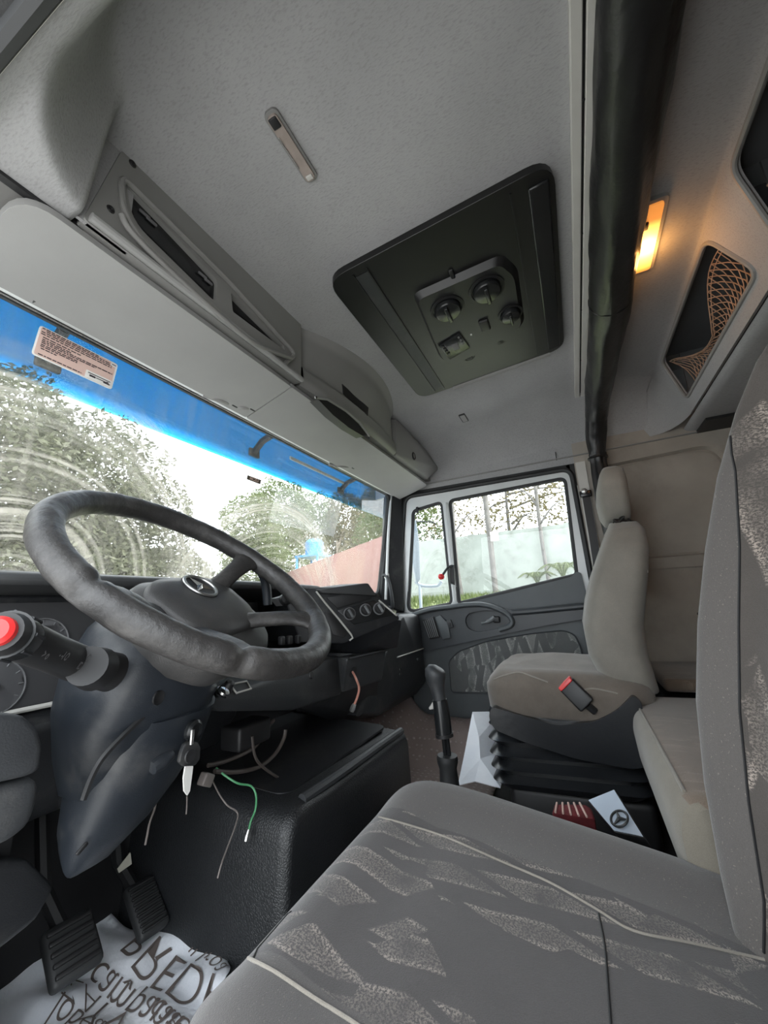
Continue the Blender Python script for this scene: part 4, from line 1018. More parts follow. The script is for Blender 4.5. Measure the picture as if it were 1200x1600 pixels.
# ============================================================ STEERING COLUMN AND WHEEL
WC = V((-.5146, .567, .8623)); th = .6606; ya = .1225
wx = V((math.cos(ya), math.sin(ya), 0)); wy = V((-math.sin(ya)*math.cos(th), math.cos(ya)*math.cos(th), math.sin(th))); wn_ = wx.cross(wy)
def wp(a, b, c=0.): return WC + wx*a + wy*b + wn_*c
HR = math.radians(8); HO = -.036
def hp0(a, b, c=0.): return wp(a*math.cos(HR)-b*math.sin(HR)+.026, a*math.sin(HR)+b*math.cos(HR)-.010, c+HO)
sw_t = thing('steering_wheel', 'worn black four spoke steering wheel with star emblem', 'steering wheel', WC)
RW = .228
mb = MB(); NR = 288
mb.tube([wp(RW*math.cos(2*PI*i/NR), RW*math.sin(2*PI*i/NR)) for i in range(NR)], .0205, 18, closed=True)
for i in range(len(mb.v)):
    p = V(mb.v[i]); k = i//18; c = wp(RW*math.cos(2*PI*k/NR), RW*math.sin(2*PI*k/NR)); d = p-c
    a = 2*PI*k/NR; lump = .05*noise.noise(p*30) + .03*noise.noise(p*75)
    ang = math.degrees(a) % 360
    for g, wdt, dep in ((241, 2.4, .34), (193, 2.0, .25)):
        e = abs(ang-g)
        if e < wdt*2 and d.dot(wn_) > -.006: lump -= dep*math.exp(-(e/wdt)**2)
    mb.v[i] = tuple(c + d*(1+lump))
obj('rim', mb, M['wheel'], sw_t, smooth=180)
# hub: dished below the rim plane
hub = rpoly([(-.125, .045), (-.085, .085), (.085, .085), (.125, .045), (.135, -.05), (.075, -.125), (-.075, -.125), (-.135, -.05)], .03, 5)
mb = MB(); mb.loft([[hp0(p[0]*.9, p[1]*.9, -.085) for p in hub], [hp0(p[0]*1.0, p[1]*1.0, -.06) for p in hub], [hp0(p[0]*.985, p[1]*.985, -.035) for p in hub], [hp0(p[0]*.93, p[1]*.93, -.022) for p in hub], [hp0(p[0]*.6, p[1]*.6, -.014) for p in hub]])
obj('hub_shell', mb, M['hub'], sw_t, smooth=60)
pad = rpoly([(-.105, .035), (-.07, .068), (.07, .068), (.105, .035), (.098, -.045), (.05, -.085), (-.05, -.085), (-.098, -.045)], .03, 6)
mb = MB(); mb.loft([[hp0(p[0], p[1], -.024) for p in pad], [hp0(p[0], p[1], -.013) for p in pad], [hp0(p[0]*.95, p[1]*.95, -.006) for p in pad], [hp0(p[0]*.7, p[1]*.7, .000) for p in pad], [hp0(p[0]*.3, p[1]*.3, .002) for p in pad]])
obj('horn_pad', mb, M['hub'], sw_t, smooth=60)
EC = (.003, .026)
mb = MB(); mb.tube([hp0(EC[0]+.030*math.cos(a), EC[1]+.030*math.sin(a), .004) for a in [2*PI*k/40 for k in range(40)]], .0028, 8, closed=True); em = obj('emblem', mb, M['steel'], sw_t)
star = []
for k in range(6):
    a = math.radians(90 + 60*k); r = .0285 if k % 2 == 0 else .0058; star.append((EC[0]+r*math.cos(a), EC[1]+r*math.sin(a)))
mb = MB(); base = [hp0(*p, .003) for p in star]; tip = hp0(*EC, .0085)
mb.add(base + [tip], [(i, (i+1) % 6, 6) for i in range(6)]); obj('star', mb, M['chrome'], em, smooth=None)
mb = MB(); mb.lathe([(.034, -.004), (.034, .0025), (.028, .002), (0, .001)], hp0(*EC, 0), wn_, 32); obj('emblem_dish', mb, M['black'], em)
def spoke(a0, w0, w1, tilt):
    a = math.radians(a0); d = V((math.cos(a), math.sin(a))); t = V((-d.y, d.x)); rings = []
    for k in range(9):
        s = k/8; r = lerp(.035, .222, s); w = lerp(w0, w1, s) - .012*math.sin(s*PI) + (.012*(s > .85)*(s-.85)/.15); off = lerp(-.072, -.003, sstep(s)); hgt = lerp(.016, .011, s)
        ring = []
        for j in range(12):
            b = 2*PI*j/12; ring.append(wp(d.x*r + t.x*w*math.cos(b), d.y*r + t.y*w*math.cos(b), off + hgt*math.sin(b)))
        rings.append(ring)
    mb = MB(); mb.loft(rings); return mb
for a0 in (22, -40, 196, 246):
    obj('spoke', spoke(a0, .036, .026, 0), M['wheel'], sw_t, smooth=60)
# column shroud
sc_ = thing('steering_column', 'dark plastic steering column shroud under the wheel', 'steering column', (-.56, .68, .43))
def csec(c, w, d, n=20, sq=.6, tilt=0.):
    out = []
    for k in range(n):
        a = 2*PI*k/n; ca, sa = math.cos(a), math.sin(a)
        out.append(V(c) + V((w*math.copysign(abs(ca)**sq, ca), d*math.copysign(abs(sa)**sq, sa), tilt*math.copysign(abs(sa)**sq, sa))))
    return out
secs = [csec((-.535, .625, .800), .070, .055, tilt=.03), csec((-.540, .630, .765), .098, .075, tilt=.03), csec((-.545, .645, .715), .112, .085, tilt=.02), csec((-.550, .665, .66), .105, .080, tilt=.02), csec((-.552, .685, .60), .085, .07), csec((-.56, .70, .55), .06, .05)]
mb = MB(); mb.loft(secs); obj('upper_shroud', mb, M['column'], sc_, smooth=60)
secs = [csec((-.528, .655, .675), .085, .078, tilt=.03), csec((-.532, .668, .62), .082, .070, tilt=.03), csec((-.545, .685, .565), .072, .056, tilt=.03), csec((-.563, .695, .52), .056, .042, tilt=.03), csec((-.585, .703, .487), .034, .028, tilt=.03), csec((-.60, .708, .468), .014, .016, tilt=.02)]
mb = MB(); mb.loft(secs); obj('lower_shroud', mb, M['column'], sc_, smooth=60)
mb = MB(); mb.tube(spline([AY(*p, .582) for p in ((250, 1090), (225, 1118), (190, 1152), (160, 1185), (143, 1215), (130, 1250))], 6), .004, 6); obj('shroud_joint', mb, M['black'], sc_)
mb = MB(); mb.lathe([(.010, 0), (.010, .003), (.006, .001), (0, .001)], AY(246, 1090, .565), (.2, -.95, -.1), 14); obj('screw_hole', mb, M['black'], sc_)
for p in ((186, 1297), (128, 1326)):
    mb = MB(); mb.rbox(AY(*p, .655), (.016, .004, .006), .002, rot=Matrix.Rotation(-.6, 3, 'Y')); obj('slot', mb, M['black'], sc_)
a, b = AY(237, 1200, .60), AY(268, 1178, .60)
mb = MB(); mb.tube([a, lerp(a, b, .4), b], [.010, .013, .008], 10); obj('tilt_lever', mb, M['column'], sc_)
# stalk
sk = thing('turn_signal_stalk', 'thick black control stalk with red end button left of the wheel', 'stalk', AY(140, 1040, .52))
s0 = AY(120, 1036, .55); s1 = AY(28, 998, .47); s3_ = AY(-48, 968, .41)
mb = MB(); mb.tube([AY(175, 1050, .56), s0, lerp(s0, s1, .5), s1], [.024, .0205, .0185, .0185], 24); obj('stalk_body', mb, M['black'], sk)
mb = MB(); mb.tube([AY(150, 1045, .53), AY(136, 1040, .515)], [.0245, .0215], 24); obj('collar', mb, M['black'], sk)
ax_ = (s3_-s1).normalized()
mb = MB(); mb.tube([s1, s1 + ax_*.010, s1+ax_*.024], [.0195, .0205, .0205], 24); k = obj('twist_ring', mb, M['black_gloss'], sk)
for i in range(8):
    a = 2*PI*i/8; u_ = ax_.orthogonal().normalized(); w_ = ax_.cross(u_); dd = u_*math.cos(a)+w_*math.sin(a)
    mb = MB(); mb.tube([s1 + ax_*.002 + dd*.020, s1 + ax_*.022 + dd*.020], .0018, 6); obj('rib', mb, M['dash'], k)
mb = MB(); mb.tube([s1+ax_*.024, s1+ax_*.036], [.0185, .0165], 24); obj('end_cap', mb, M['black'], sk)
mb = MB(); mb.lathe([(.0125, 0), (.012, .005), (.009, .008), (0, .009)], s1+ax_*.036, ax_, 24); obj('red_button', mb, M['red'], sk)
tn = ((CAM-s0).normalized()); tn = (tn - ax_*tn.dot(ax_)).normalized(); tv = tn.cross(ax_)
for txt, f_, o_ in (('◄ ◊ – – ꓳ', .25, .004), ):
    pass
for f_, body, hgt in ((.86, '> o', .004), (.62, '- -I O', -.001), (.28, 'ID', .002), (.22, 'CE', -.008)):
    c = lerp(s0, s1, f_); text_on(body, c + tn*.0200 + tv*hgt, -ax_, -tv if tv.z < 0 else tv, .011, M['dim_print'], 'symbol', sk, .0003)
# wiper stalk on the far side, seen through the wheel
sk2 = thing('wiper_stalk', 'grey curved lever behind the wheel near the red switch', 'stalk', AY(416, 935, .72))
mb = MB(); mb.tube(spline([AY(*p, .70) for p in ((418, 945), (417, 925), (414, 908), (408, 893), (400, 880))], 5), .011, 12); obj('lever', mb, M['column'], sk2)
# key in the ignition
ky = thing('ignition_key', 'car key with black plastic head hanging from the ignition lock', 'key', AY(298, 1150, .60))
def K(px, py, d=0.): return AY(px, py, .565-d)
mb = MB(); mb.lathe([(.016, 0), (.016, .006), (.012, .010), (.011, .004), (0, .004)], K(300, 1141, -.015), (.1, -1, -.1), 20); obj('lock_barrel', mb, M['black_gloss'], ky)
mb = MB(); mb.tube([K(301, 1140), K(300, 1152), K(299, 1163)], .003, 8); obj('ring_link', mb, M['chrome'], ky)
hd_ = [K(*p) for p in ((289, 1163), (296, 1158), (310, 1160), (314, 1168), (313, 1186), (306, 1196), (288, 1198), (281, 1191), (284, 1176))]
mb = MB(); mb.hull(hd_ + [p + V((0, .008, 0)) for p in hd_], .002); obj('key_head', mb, M['dash'], ky)
mb = MB(); mb.lathe([(.010, 0), (.009, .002), (0, .001)], K(297, 1181, .001), (0, -1, 0), 16); obj('head_dimple', mb, M['black'], ky)
bl = [K(*p, -.003) for p in ((290, 1197), (302, 1197), (301, 1206), (299, 1222), (297, 1236), (293, 1243), (288, 1236), (290, 1224), (287, 1216), (289, 1206))]
mb = MB(); mb.hull(bl + [p + V((0, .0025, 0)) for p in bl], .0); obj('key_blade', mb, M['key_steel'], ky)

# loose wires under the dash
def wire(name, label, pxs, ys, r, mat, n=8, end=None, extra=None):
    t = thing(name, label, 'wire', AY(*pxs[0], ys[0] if isinstance(ys, (list, tuple)) else ys))
    P = [AY(*p, (ys[i] if isinstance(ys, (list, tuple)) else ys)) for i, p in enumerate(pxs)]
    mb = MB(); mb.tube(spline(P, 7), r, n); obj('cable', mb, mat, t)
    if end:
        d = (P[-1]-P[-2]).normalized(); mb = MB(); mb.tube([P[-1]-d*.004, P[-1]+d*.008, P[-1]+d*end], [r*1.6, r*2.4, r*2.2], 8); obj('terminal', mb, M['steel'], t)
    return t
wire('green_wire', 'thin green loose wire with crimped end dangling under the dash', ((338, 1200), (352, 1212), (372, 1224), (392, 1228), (400, 1243), (399, 1265), (392, 1283), (388, 1300)), (.70, .68, .66, .65, .64, .64, .64, .64), .002, M['wire_green'], end=.014)
wire('pink_wire', 'short pink loose wire with white plug hanging from dash hole', ((551, 1050), (556, 1060), (561, 1075), (558, 1090), (553, 1102)), (.655, .63, .625, .63, .64), .0034, M['wire_pink'], end=.018)
wire('thin_grey_wire', 'long thin grey loose wire hanging in front of black tunnel cover', ((330, 1215), (342, 1240), (355, 1258), (371, 1270), (368, 1290), (355, 1325), (346, 1350), (340, 1372)), (.70, .67, .65, .64, .63, .62, .61, .61), .0014, M['wire_grey'])
wire('looped_cable', 'thick dark cable looping under the knee panel', ((325, 1196), (350, 1190), (380, 1178), (400, 1165), (412, 1145), (428, 1125)), .70, .0042, M['wire_dark'])
wire('looped_cable', 'second dark cable looping lower below the knee panel', ((335, 1205), (370, 1206), (405, 1198), (430, 1178), (443, 1155), (446, 1140)), .69, .0042, M['wire_dark'])
wire('stub_cable', 'short dark cable stub pointing down right below the loops', ((394, 1150), (398, 1180), (410, 1198), (436, 1216)), .68, .003, M['wire_dark'])
wire('side_wire', 'thin dark wire hanging left of the ignition key', ((246, 1238), (242, 1262), (234, 1285), (230, 1305), (227, 1320)), .72, .0018, M['wire_grey'])
wire('key_wire', 'single thin wire hanging straight below the key tip', ((292, 1244), (292, 1258), (291, 1272)), .66, .0012, M['wire_grey'])
cb = thing('wire_connector', 'small brown plug block on the loose wires under the dash', 'connector', AY(322, 1218, .69))
mb = MB(); mb.rbox(AY(322, 1218, .69), (.024, .018, .022), .003, rot=Matrix.Rotation(.5, 3, 'Y')); obj('plug_body', mb, M['wire_grey'], cb)
mb = MB(); mb.tube([AY(330, 1212, .70), AY(324, 1216, .69)], .003, 6); obj('plug_lead', mb, M['wire_dark'], cb)

# ============================================================ ENGINE TUNNEL, FLOOR ITEMS, PEDALS
tu = thing('engine_tunnel', 'black moulded engine tunnel cover between the footwells', 'tunnel cover', (0, .75, .13))
TX0, TX1, TY, TZ = -.300, .292, .553, .418
prof = rpoly([(TX0-.03, .13), (TX0, TZ), (TX1, TZ-.015), (TX1+.02, .13)], [.0, .06, .03, .0], 6)
rings = []
for y, s, dz in ((TY, .955, -.02), (TY+.010, .985, -.006), (TY+.03, 1., 0), (1.0, 1.0, .03)):
    rings.append([V((p[0]*s, y, .13 + (p[1]-.13)*(1+dz/.29))) for p in prof])
mb = MB(); mb.loft(rings); obj('cover', mb, M['tunnel'], tu, smooth=60)
mb = MB(); mb.tube(spline([V((TX0+.06, TY+.02, TZ-.004)), V((-.1, TY+.012, TZ-.004)), V((.15, TY+.012, TZ-.009)), V((TX1-.03, TY+.014, TZ-.014))], 6), .011, 10); obj('edge_trim', mb, M['dash_grey'], tu)
mb = MB(); mb.prism(rrect(0, 0, .50, .30, .03), (0, .76, TZ+.004), (1,0,0), (0,1,.05), .006); obj('lid', mb, M['dash'], tu)

gl = thing('gear_lever', 'black gear lever with grey knob between the seats', 'gear lever', (.1, .36, .13))
GX = .10
def G(px, py): return AX(px, py, GX)
axis_pts = [G(703, 1240), G(699, 1185), G(695, 1150), G(687, 1092), G(682, 1050)]
kp_ = [(687, 1093, .017), (685, 1083, .0175), (683, 1073, .020), (681, 1063, .025), (680, 1055, .0285), (680, 1048, .028), (681, 1043, .021), (682, 1041, .008)]
mb = MB(); mb.tube([G(p[0], p[1]) for p in kp_], [p[2] for p in kp_], 24); obj('knob', mb, M['dash_grey'], gl, smooth=60)
mb = MB(); mb.tube([G(694, 1148), G(691, 1120), G(687, 1093)], [.0215, .0215, .0195], 24); obj('sleeve', mb, M['black_gloss'], gl)
mb = MB(); mb.tube([G(694.5, 1151), G(693.8, 1146)], .0235, 24); obj('sleeve_flange', mb, M['black'], gl)
mb = MB(); mb.tube([G(671, 1107), G(675, 1105), G(680, 1097)], [.003, .006, .006], 10); obj('range_switch', mb, M['alu'], gl)
for dx in (-2.5, 3.5):
    mb = MB(); mb.tube([G(699+dx, 1186), G(695+dx, 1150)], .0055, 8); obj('rod', mb, M['black_gloss'], gl)
mb = MB(); mb.tube([G(705, 1290), G(703, 1230), G(700, 1200), G(699.3, 1191), G(699, 1185), G(698.8, 1180)], [.03, .025, .0225, .0265, .0275, .0255], 24); obj('boot_sleeve', mb, M['rubber'], gl)

fm = thing('floor_mat', 'brown quilted plastic floor mat in the passenger footwell', 'floor mat', (.65, .6, .14))
def matf(u, v):
    x = lerp(.30, .975, u); y = lerp(.36, .98, v)
    z = .145 + .12*sstep((x-.62)/.30) + .22*sstep((y-.72)/.26) + .10*sstep((.40-x)/.12) + .008*noise.noise(V((x*14, y*14, 0)))
    return V((x, y, z))
mb = MB(); mb.grid(matf, 40, 36); o = obj('quilted_sheet', mb, M['mat_quilt'], fm, smooth=180); md = o.modifiers.new('thick', 'SOLIDIFY'); md.thickness = .004
bgp = thing('white_paper_bag', 'folded white plastic bag on the mat beside passenger seat', 'bag', (.62, .42, .17))
qs = [AX(*p, x) for p, x in (((738, 1113), .62), ((782, 1112), .72), ((795, 1170), .66), ((782, 1232), .40), ((716, 1228), .42), ((726, 1180), .52))]
mb = MB(); cen = AX(752, 1190, .50) + V((-.01, 0, .01))
mb.add(qs + [cen, AX(750, 1150, .57)+V((-.02, 0, 0)), AX(742, 1222, .40)], [(0, 1, 7), (1, 2, 7), (2, 6, 7), (2, 3, 6), (3, 8, 6), (8, 4, 6), (4, 5, 6), (5, 0, 7), (5, 7, 6)])
o = obj('crumpled_sheet', mb, M['bag'], bgp, smooth=None); md = o.modifiers.new('thick', 'SOLIDIFY'); md.thickness = .003

# printed plastic bag in the driver footwell
bag = thing('printed_plastic_bag', 'white plastic bag with large dark print spread under the pedals', 'bag', (-.45, .95, .14))
def bag_z(x, y):
    return .168 + .014*noise.noise(V((x*7, y*7, 1))) + .012*noise.noise(V((x*19, y*13, 4))) + .02*abs(noise.noise(V((x*5+y*4, 2.2, x*2)))) + .10*sstep((y-.95)/.16)*.4
border = [AZ(*p, .18) for p in ((362, 1508), (345, 1468), (318, 1428), (296, 1412), (272, 1418), (252, 1384), (246, 1388), (252, 1412), (238, 1440), (190, 1432), (165, 1425), (146, 1440), (150, 1462), (120, 1468), (70, 1462), (0, 1506), (-80, 1560), (-60, 1700), (200, 1720), (300, 1640), (335, 1560))]
border = [(p.x, p.y) for p in border]
def inside(x, y):
    c = False; j = len(border)-1
    for i in range(len(border)):
        xi, yi = border[i]; xj, yj = border[j]
        if (yi > y) != (yj > y) and x < (xj-xi)*(y-yi)/(yj-yi)+xi: c = not c
        j = i
    return c
bm = bmesh.new()
loop = rpoly(border, .012, 3)
tri = tessellate_polygon([[V((p[0], p[1], 0)) for p in loop]])
vs = [bm.verts.new((p[0], p[1], 0)) for p in loop]
for t in tri:
    try: bm.faces.new([vs[i] for i in t])
    except ValueError: pass
for _ in range(7):
    es = [e for e in bm.edges if e.calc_length() > .018]
    if not es: break
    bmesh.ops.subdivide_edges(bm, edges=es, cuts=1); bmesh.ops.triangulate(bm, faces=bm.faces[:])
for v in bm.verts: v.co.z = bag_z(v.co.x, v.co.y)
bm.verts.index_update(); mb = MB(); mb.add([v.co.copy() for v in bm.verts], [[v.index for v in f.verts] for f in bm.faces]); bm.free()
o = obj('sheet', mb, M['bag'], bag, smooth=180); md = o.modifiers.new('thick', 'SOLIDIFY'); md.thickness = .002
def bag_text(body, px, pdir, pup, size, bold):
    o_ = AZ(*px, .18); u_ = AZ(px[0]+pdir[0], px[1]+pdir[1], .18)-o_; w_ = AZ(px[0]+pup[0], px[1]+pup[1], .18)-o_
    text_on(body, o_, u_, w_, size, M['bag_print'], 'lettering', bag, bold, lambda p: V((p.x, p.y, bag_z(p.x, p.y)+.003)))
bag_text('PŘEDA', (272, 1508), (46, 38), (-25, 30), .098, -.0012)
bag_text('campana', (205, 1556), (50, 40), (-25, 30), .074, -.0006)
bag_text('NUroa', (322, 1482), (28, 42), (-34, 22), .050, -.0006)
bag_text('e', (287, 1428), (30, 34), (-30, 24), .065, -.0005)
bag_text('YV', (168, 1580), (46, 30), (-22, 30), .085, -.0016)
bag_text('ZA', (128, 1545), (50, 22), (-12, 32), .07, -.0014)
bag_text('lobea', (118, 1590), (46, 34), (-25, 30), .06, -.0005)
bag_text('cafe', (262, 1592), (46, 38), (-25, 30), .055, -.0004)
def pedal(name, label, px, y, w, h, ribs):
    t = thing(name, label, 'pedal', AY(*px, y), 'foot pedals')
    c = AY(*px, y); R = Matrix.Rotation(math.radians(-52), 3, 'X') @ Matrix.Rotation(math.radians(-8), 3, 'Y')
    R = Matrix.Rotation(math.radians(-8), 3, 'Z') @ Matrix.Rotation(math.radians(38), 3, 'X')
    mb = MB(); mb.rbox(c, (w, h, .022), .008, rot=R); p_ = obj('pedal_pad', mb, M['rubber'], t)
    for i in range(ribs):
        k = (i+.5)/ribs-.5; mb = MB(); mb.rbox(c + R @ V((0, k*h*.9, .012)), (w*.86, h*.42/ribs, .006), .002, rot=R); obj('grip_rib', mb, M['black'], p_)
    mb = MB(); mb.tube([c + R @ V((0, h*.2, -.01)), c + V((0, .10, .06)), c + V((0, .16, .25))], .012, 8); obj('pedal_arm', mb, M['black'], t)
pedal('brake_pedal', 'square black rubber pedal on the left over the bag', (112, 1482), .83, .072, .085, 5)
pedal('accelerator_pedal', 'ribbed black rubber pedal on the right over the bag', (228, 1418), .88, .058, .10, 9)
cl = thing('paper_tag', 'small cream paper tag hanging behind the pedals', 'tag', AY(196, 1350, .80))
mb = MB(); qq = [AY(*p, .80) for p in ((184, 1358), (203, 1346), (204, 1332), (206, 1350), (186, 1364))]
mb.add(qq, [(0, 1, 2), (1, 3, 2), (0, 4, 3, 1)]); o = obj('tag_sheet', mb, M['tag_paper'], cl, smooth=None); md = o.modifiers.new('t', 'SOLIDIFY'); md.thickness = .002

# ============================================================ SEATS
def cushion(cx, hw, y0, y1, top, depth, tilt, crown, bol, r=.08, panel=None, n=48, sag=.0):
    """upholstered pad as rings from the skirt to the crown; returns MB (slot 1 = middle panel)"""
    W, D = hw, (y1-y0)/2; cy = (y0+y1)/2
    def outline(s, inset=0.):
        out = []
        for k in range(n):
            a = 2*PI*k/n; ca, sa = math.cos(a), math.sin(a); e = .38
            out.append((math.copysign(abs(ca)**e, ca)*(W-inset)*s, math.copysign(abs(sa)**e, sa)*(D-inset)*s))
        return out
    rings = []
    for s, dz in ((.95, -depth), (.985, -depth*.9), (1., -depth*.55), (1., -depth*.32), (.985, -depth*.16), (.955, -depth*.06), (.91, -.002), (.86, .003), (.80, .004), (.72, .0), (.64, -.004), (.52, 0), (.40, 0), (.26, 0), (.12, 0), (.02, 0)):
        ring = []
        for (x, y) in outline(s):
            f = min(1, max(0, 1 - max(abs(x)/W, abs(y)/D)))
            z = top + dz + (tilt*y) + (crown*(1-(x/W)**2)*(1-(y/D)**2) if dz > -.02 else 0) + (bol*sstep((abs(x)/W-.45)/.35)*(1-sstep((abs(x)/W-.9)/.1)) if dz > -.02 else 0)
            if dz > -.03 and y > D*.75: z -= .02*((y/D-.75)/.25)**2
            ring.append(V((cx+x, cy+y, z)))
        rings.append(ring)
    mb = MB(); mb.loft(rings)
    if panel:
        for i, f in enumerate(mb.f):
            c = sum((V(mb.v[k]) for k in f), V())/len(f)
            if abs(c.x-cx) < panel and c.z > top + tilt*(c.y-cy) - depth*.35: mb.m[i] = 1
    return mb
def backrest(cx, levels, thick, bol, n=40, panel=None, bw=.35):
    """levels: (z, y of the front middle, half width, thickness)"""
    rings = []
    for z, y, w, t in levels:
        ring = []
        for k in range(n):
            a = 2*PI*k/n; ca, sa = math.cos(a), math.sin(a); e = .55
            x = math.copysign(abs(ca)**e, ca)*w; yy = math.copysign(abs(sa)**e, sa)*t/2
            b = bol*sstep((abs(x)/max(w, .01)-(1-bw-.2))/.3) if sa > 0 else 0
            ring.append(V((cx+x, y - t/2 + yy + b, z)))
        rings.append(ring)
    mb = MB(); mb.loft(rings)
    if panel:
        for i, f in enumerate(mb.f):
            c = sum((V(mb.v[k]) for k in f), V())/len(f)
            y = interp(c.z, [l[0] for l in levels], [l[1]-l[3]/2 for l in levels])
            if abs(c.x-cx) < panel and c.y > y: mb.m[i] = 1
    return mb
ds = thing('driver_seat', 'driver seat in charcoal cloth with brushed angular pattern in foreground', 'seat', (-.475, .1, .13))
DC = -.475
mb = cushion(DC, .297, -.24, .372, .428, .15, .165, .0, .014, panel=.150, n=96)
obj('cushion', mb, M['seat_pattern'], ds, smooth=180)
for pxs in (((592, 1277), (640, 1290), (700, 1310), (780, 1345), (860, 1380), (930, 1420), (990, 1455), (1080, 1474), (1195, 1500)), ((388, 1498), (430, 1520), (490, 1560), (560, 1604), (600, 1640))):
    m2 = MB(); m2.tube(follow(mb, pxs, .0004), .0017, 8); obj('piping', m2, M['piping'], ds)
m2 = MB(); m2.tube(follow(mb, ((935, 1428), (945, 1480), (950, 1540), (955, 1610)), .0002), .0014, 6); obj('seam', m2, M['black'], ds)
m2 = MB(); m2.tube(follow(mb, ((395, 1500), (420, 1450), (455, 1425)), .0002), .0010, 6); obj('seam', m2, M['black'], ds)
lv = [(.335, -.17, .19, .12), (.37, -.165, .215, .14), (.45, -.165, .238, .15), (.55, -.168, .243, .15), (.65, -.178, .245, .15), (.75, -.198, .243, .145), (.85, -.224, .235, .14), (.95, -.254, .216, .13), (1.03, -.283, .18, .12), (1.08, -.305, .13, .10), (1.10, -.32, .08, .07)]
lv2 = []
for i in range(len(lv)-1):
    for k in range(3): lv2.append(tuple(lerp(a, b, k/3) for a, b in zip(lv[i], lv[i+1])))
lv2.append(lv[-1])
mb = backrest(DC, lv2, .14, .062, 96, panel=.150)
obj('backrest', mb, M['seat_pattern_up'], ds, smooth=180)
bt = BVHTree.FromPolygons([V(q_) for q_ in mb.v], mb.f); sp3 = []
for z_ in [.40 + .025*k for k in range(25)]:
    h = bt.ray_cast(V((DC+.139, .5, z_)), V((0, -1, 0)))
    if h[0] is not None: sp3.append(h[0] + V((0, .0006, 0)))
m2 = MB(); m2.tube(sp3, .0016, 6); obj('seam', m2, M['black'], ds)
mb = MB(); mb.rbox((DC, -.40, 1.21), (.27, .10, .17), .045, 4); obj('headrest', mb, M['seat_cloth'], ds)
mb = MB(); mb.box((-.70, -.2, .13), (-.25, .27, .20)); mb2 = MB(); obj('seat_base', mb, M['black'], ds, bevel=.01)
mb = MB(); mb.rbox((DC, .03, .26), (.42, .42, .14), .03); obj('suspension_cover', mb, M['bellows'], ds)

ps = thing('passenger_seat', 'olive grey passenger suspension seat with black bellows base', 'seat', (.57, .1, .13))
PC = .57
mb = cushion(PC, .262, -.16, .315, .560, .11, .02, .035, .0, n=64)
for i in range(len(mb.v)):
    p_ = V(mb.v[i]); mb.v[i] = tuple(p_ + V((0, 0, .006*noise.noise(p_*V((9, 5, 20)).x if False else V((p_.x*9, p_.y*5, p_.z*26)))+.003*noise.noise(V((p_.x*22, p_.y*9, p_.z*60))))))
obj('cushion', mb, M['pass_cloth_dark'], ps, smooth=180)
m2 = MB(); m2.tube(follow(mb, ((772, 1062), (790, 1055), (812, 1051), (834, 1058), (856, 1066)), .0006), .0022, 6); obj('torn_seam', m2, M['piping'], ps)
m2 = MB(); m2.tube(follow(mb, ((905, 1080), (925, 1076), (950, 1080), (965, 1084)), .0006), .0022, 6); obj('edge_seam', m2, M['piping'], ps)
lv = [(.52, -.055, .20, .12), (.56, -.03, .225, .14), (.62, -.008, .24, .155), (.70, -.005, .245, .16), (.78, -.025, .243, .16), (.86, -.055, .235, .15), (.93, -.088, .215, .13), (.985, -.115, .175, .105), (1.015, -.130, .12, .08), (1.025, -.138, .07, .05)]
lv2 = []
for i in range(len(lv)-1):
    for k in range(3): lv2.append(tuple(lerp(a, b, k/3) for a, b in zip(lv[i], lv[i+1])))
lv2.append(lv[-1])
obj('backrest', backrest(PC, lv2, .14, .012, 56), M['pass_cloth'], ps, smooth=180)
hl_ = [(1.025, -.125, .05, .05), (1.032, -.118, .095, .075), (1.06, -.108, .125, .09), (1.11, -.105, .135, .095), (1.16, -.112, .13, .09), (1.20, -.125, .11, .075), (1.218, -.135, .07, .05), (1.222, -.14, .03, .03)]
obj('headrest', backrest(PC, hl_, .1, 0., 40), M['pass_cloth'], ps, smooth=180)
mb = MB(); random.seed(5)
kt = V((PC-.10, -.165, 1.022))
for i in range(5):
    mb.tube(spline([kt + V((random.uniform(-.02, .02), random.uniform(-.03, .03), random.uniform(-.012, .012))) for _ in range(4)], 5), .003, 6)
o = obj('cover_tie', mb, M['black'], ps); o['kind'] = 'stuff'
mb = MB(); mb.tube([V((PC-.19, y, z)) for y, z in ((-.185, .90), (-.188, .88), (-.187, .85))], .006, 6); obj('cover_tag', mb, M['white_paper'], ps)
# bellows
rings = []; zz = .455
prof = [(.00, .440), (.012, .425), (-.006, .405), (.016, .385), (-.006, .365), (.016, .345), (-.006, .328), (.016, .308), (-.006, .290), (.014, .272), (-.01, .25)]
for off, z in prof:
    q = rrect(PC+.01, .10, .47+2*off, .40+2*off, .05, 6); rings.append([V((p[0], p[1], z - .03*(p[1]-.1))) for p in q])
mb = MB(); mb.loft(rings); obj('bellows', mb, M['bellows'], ps, smooth=28)
mb = MB(); mb.rbox((PC+.01, .08, .19), (.42, .38, .12), .02); obj('seat_base', mb, M['black'], ps)
sk_px = ((768, 1104), (800, 1114), (870, 1134), (930, 1128), (962, 1112), (990, 1086), (1003, 1098), (1012, 1200), (985, 1202), (900, 1186), (820, 1160), (772, 1140), (763, 1120))
sp2 = [AX(*p, .300) for p in sk_px]
mb = MB(); mb.prism(rpoly([(p.y, p.z) for p in sp2], .02, 4), (.300, 0, 0), (0,1,0), (0,0,1), .05); obj('side_shroud', mb, M['bellows'], ps, bevel=.010)
q = rrect(PC+.01, .085, .52, .45, .08, 6)
mb = MB(); mb.loft([[V((p[0], p[1], .425)) for p in q], [V((p[0], p[1], .47)) for p in q]]); obj('seat_pan', mb, M['bellows'], ps, bevel=.012)
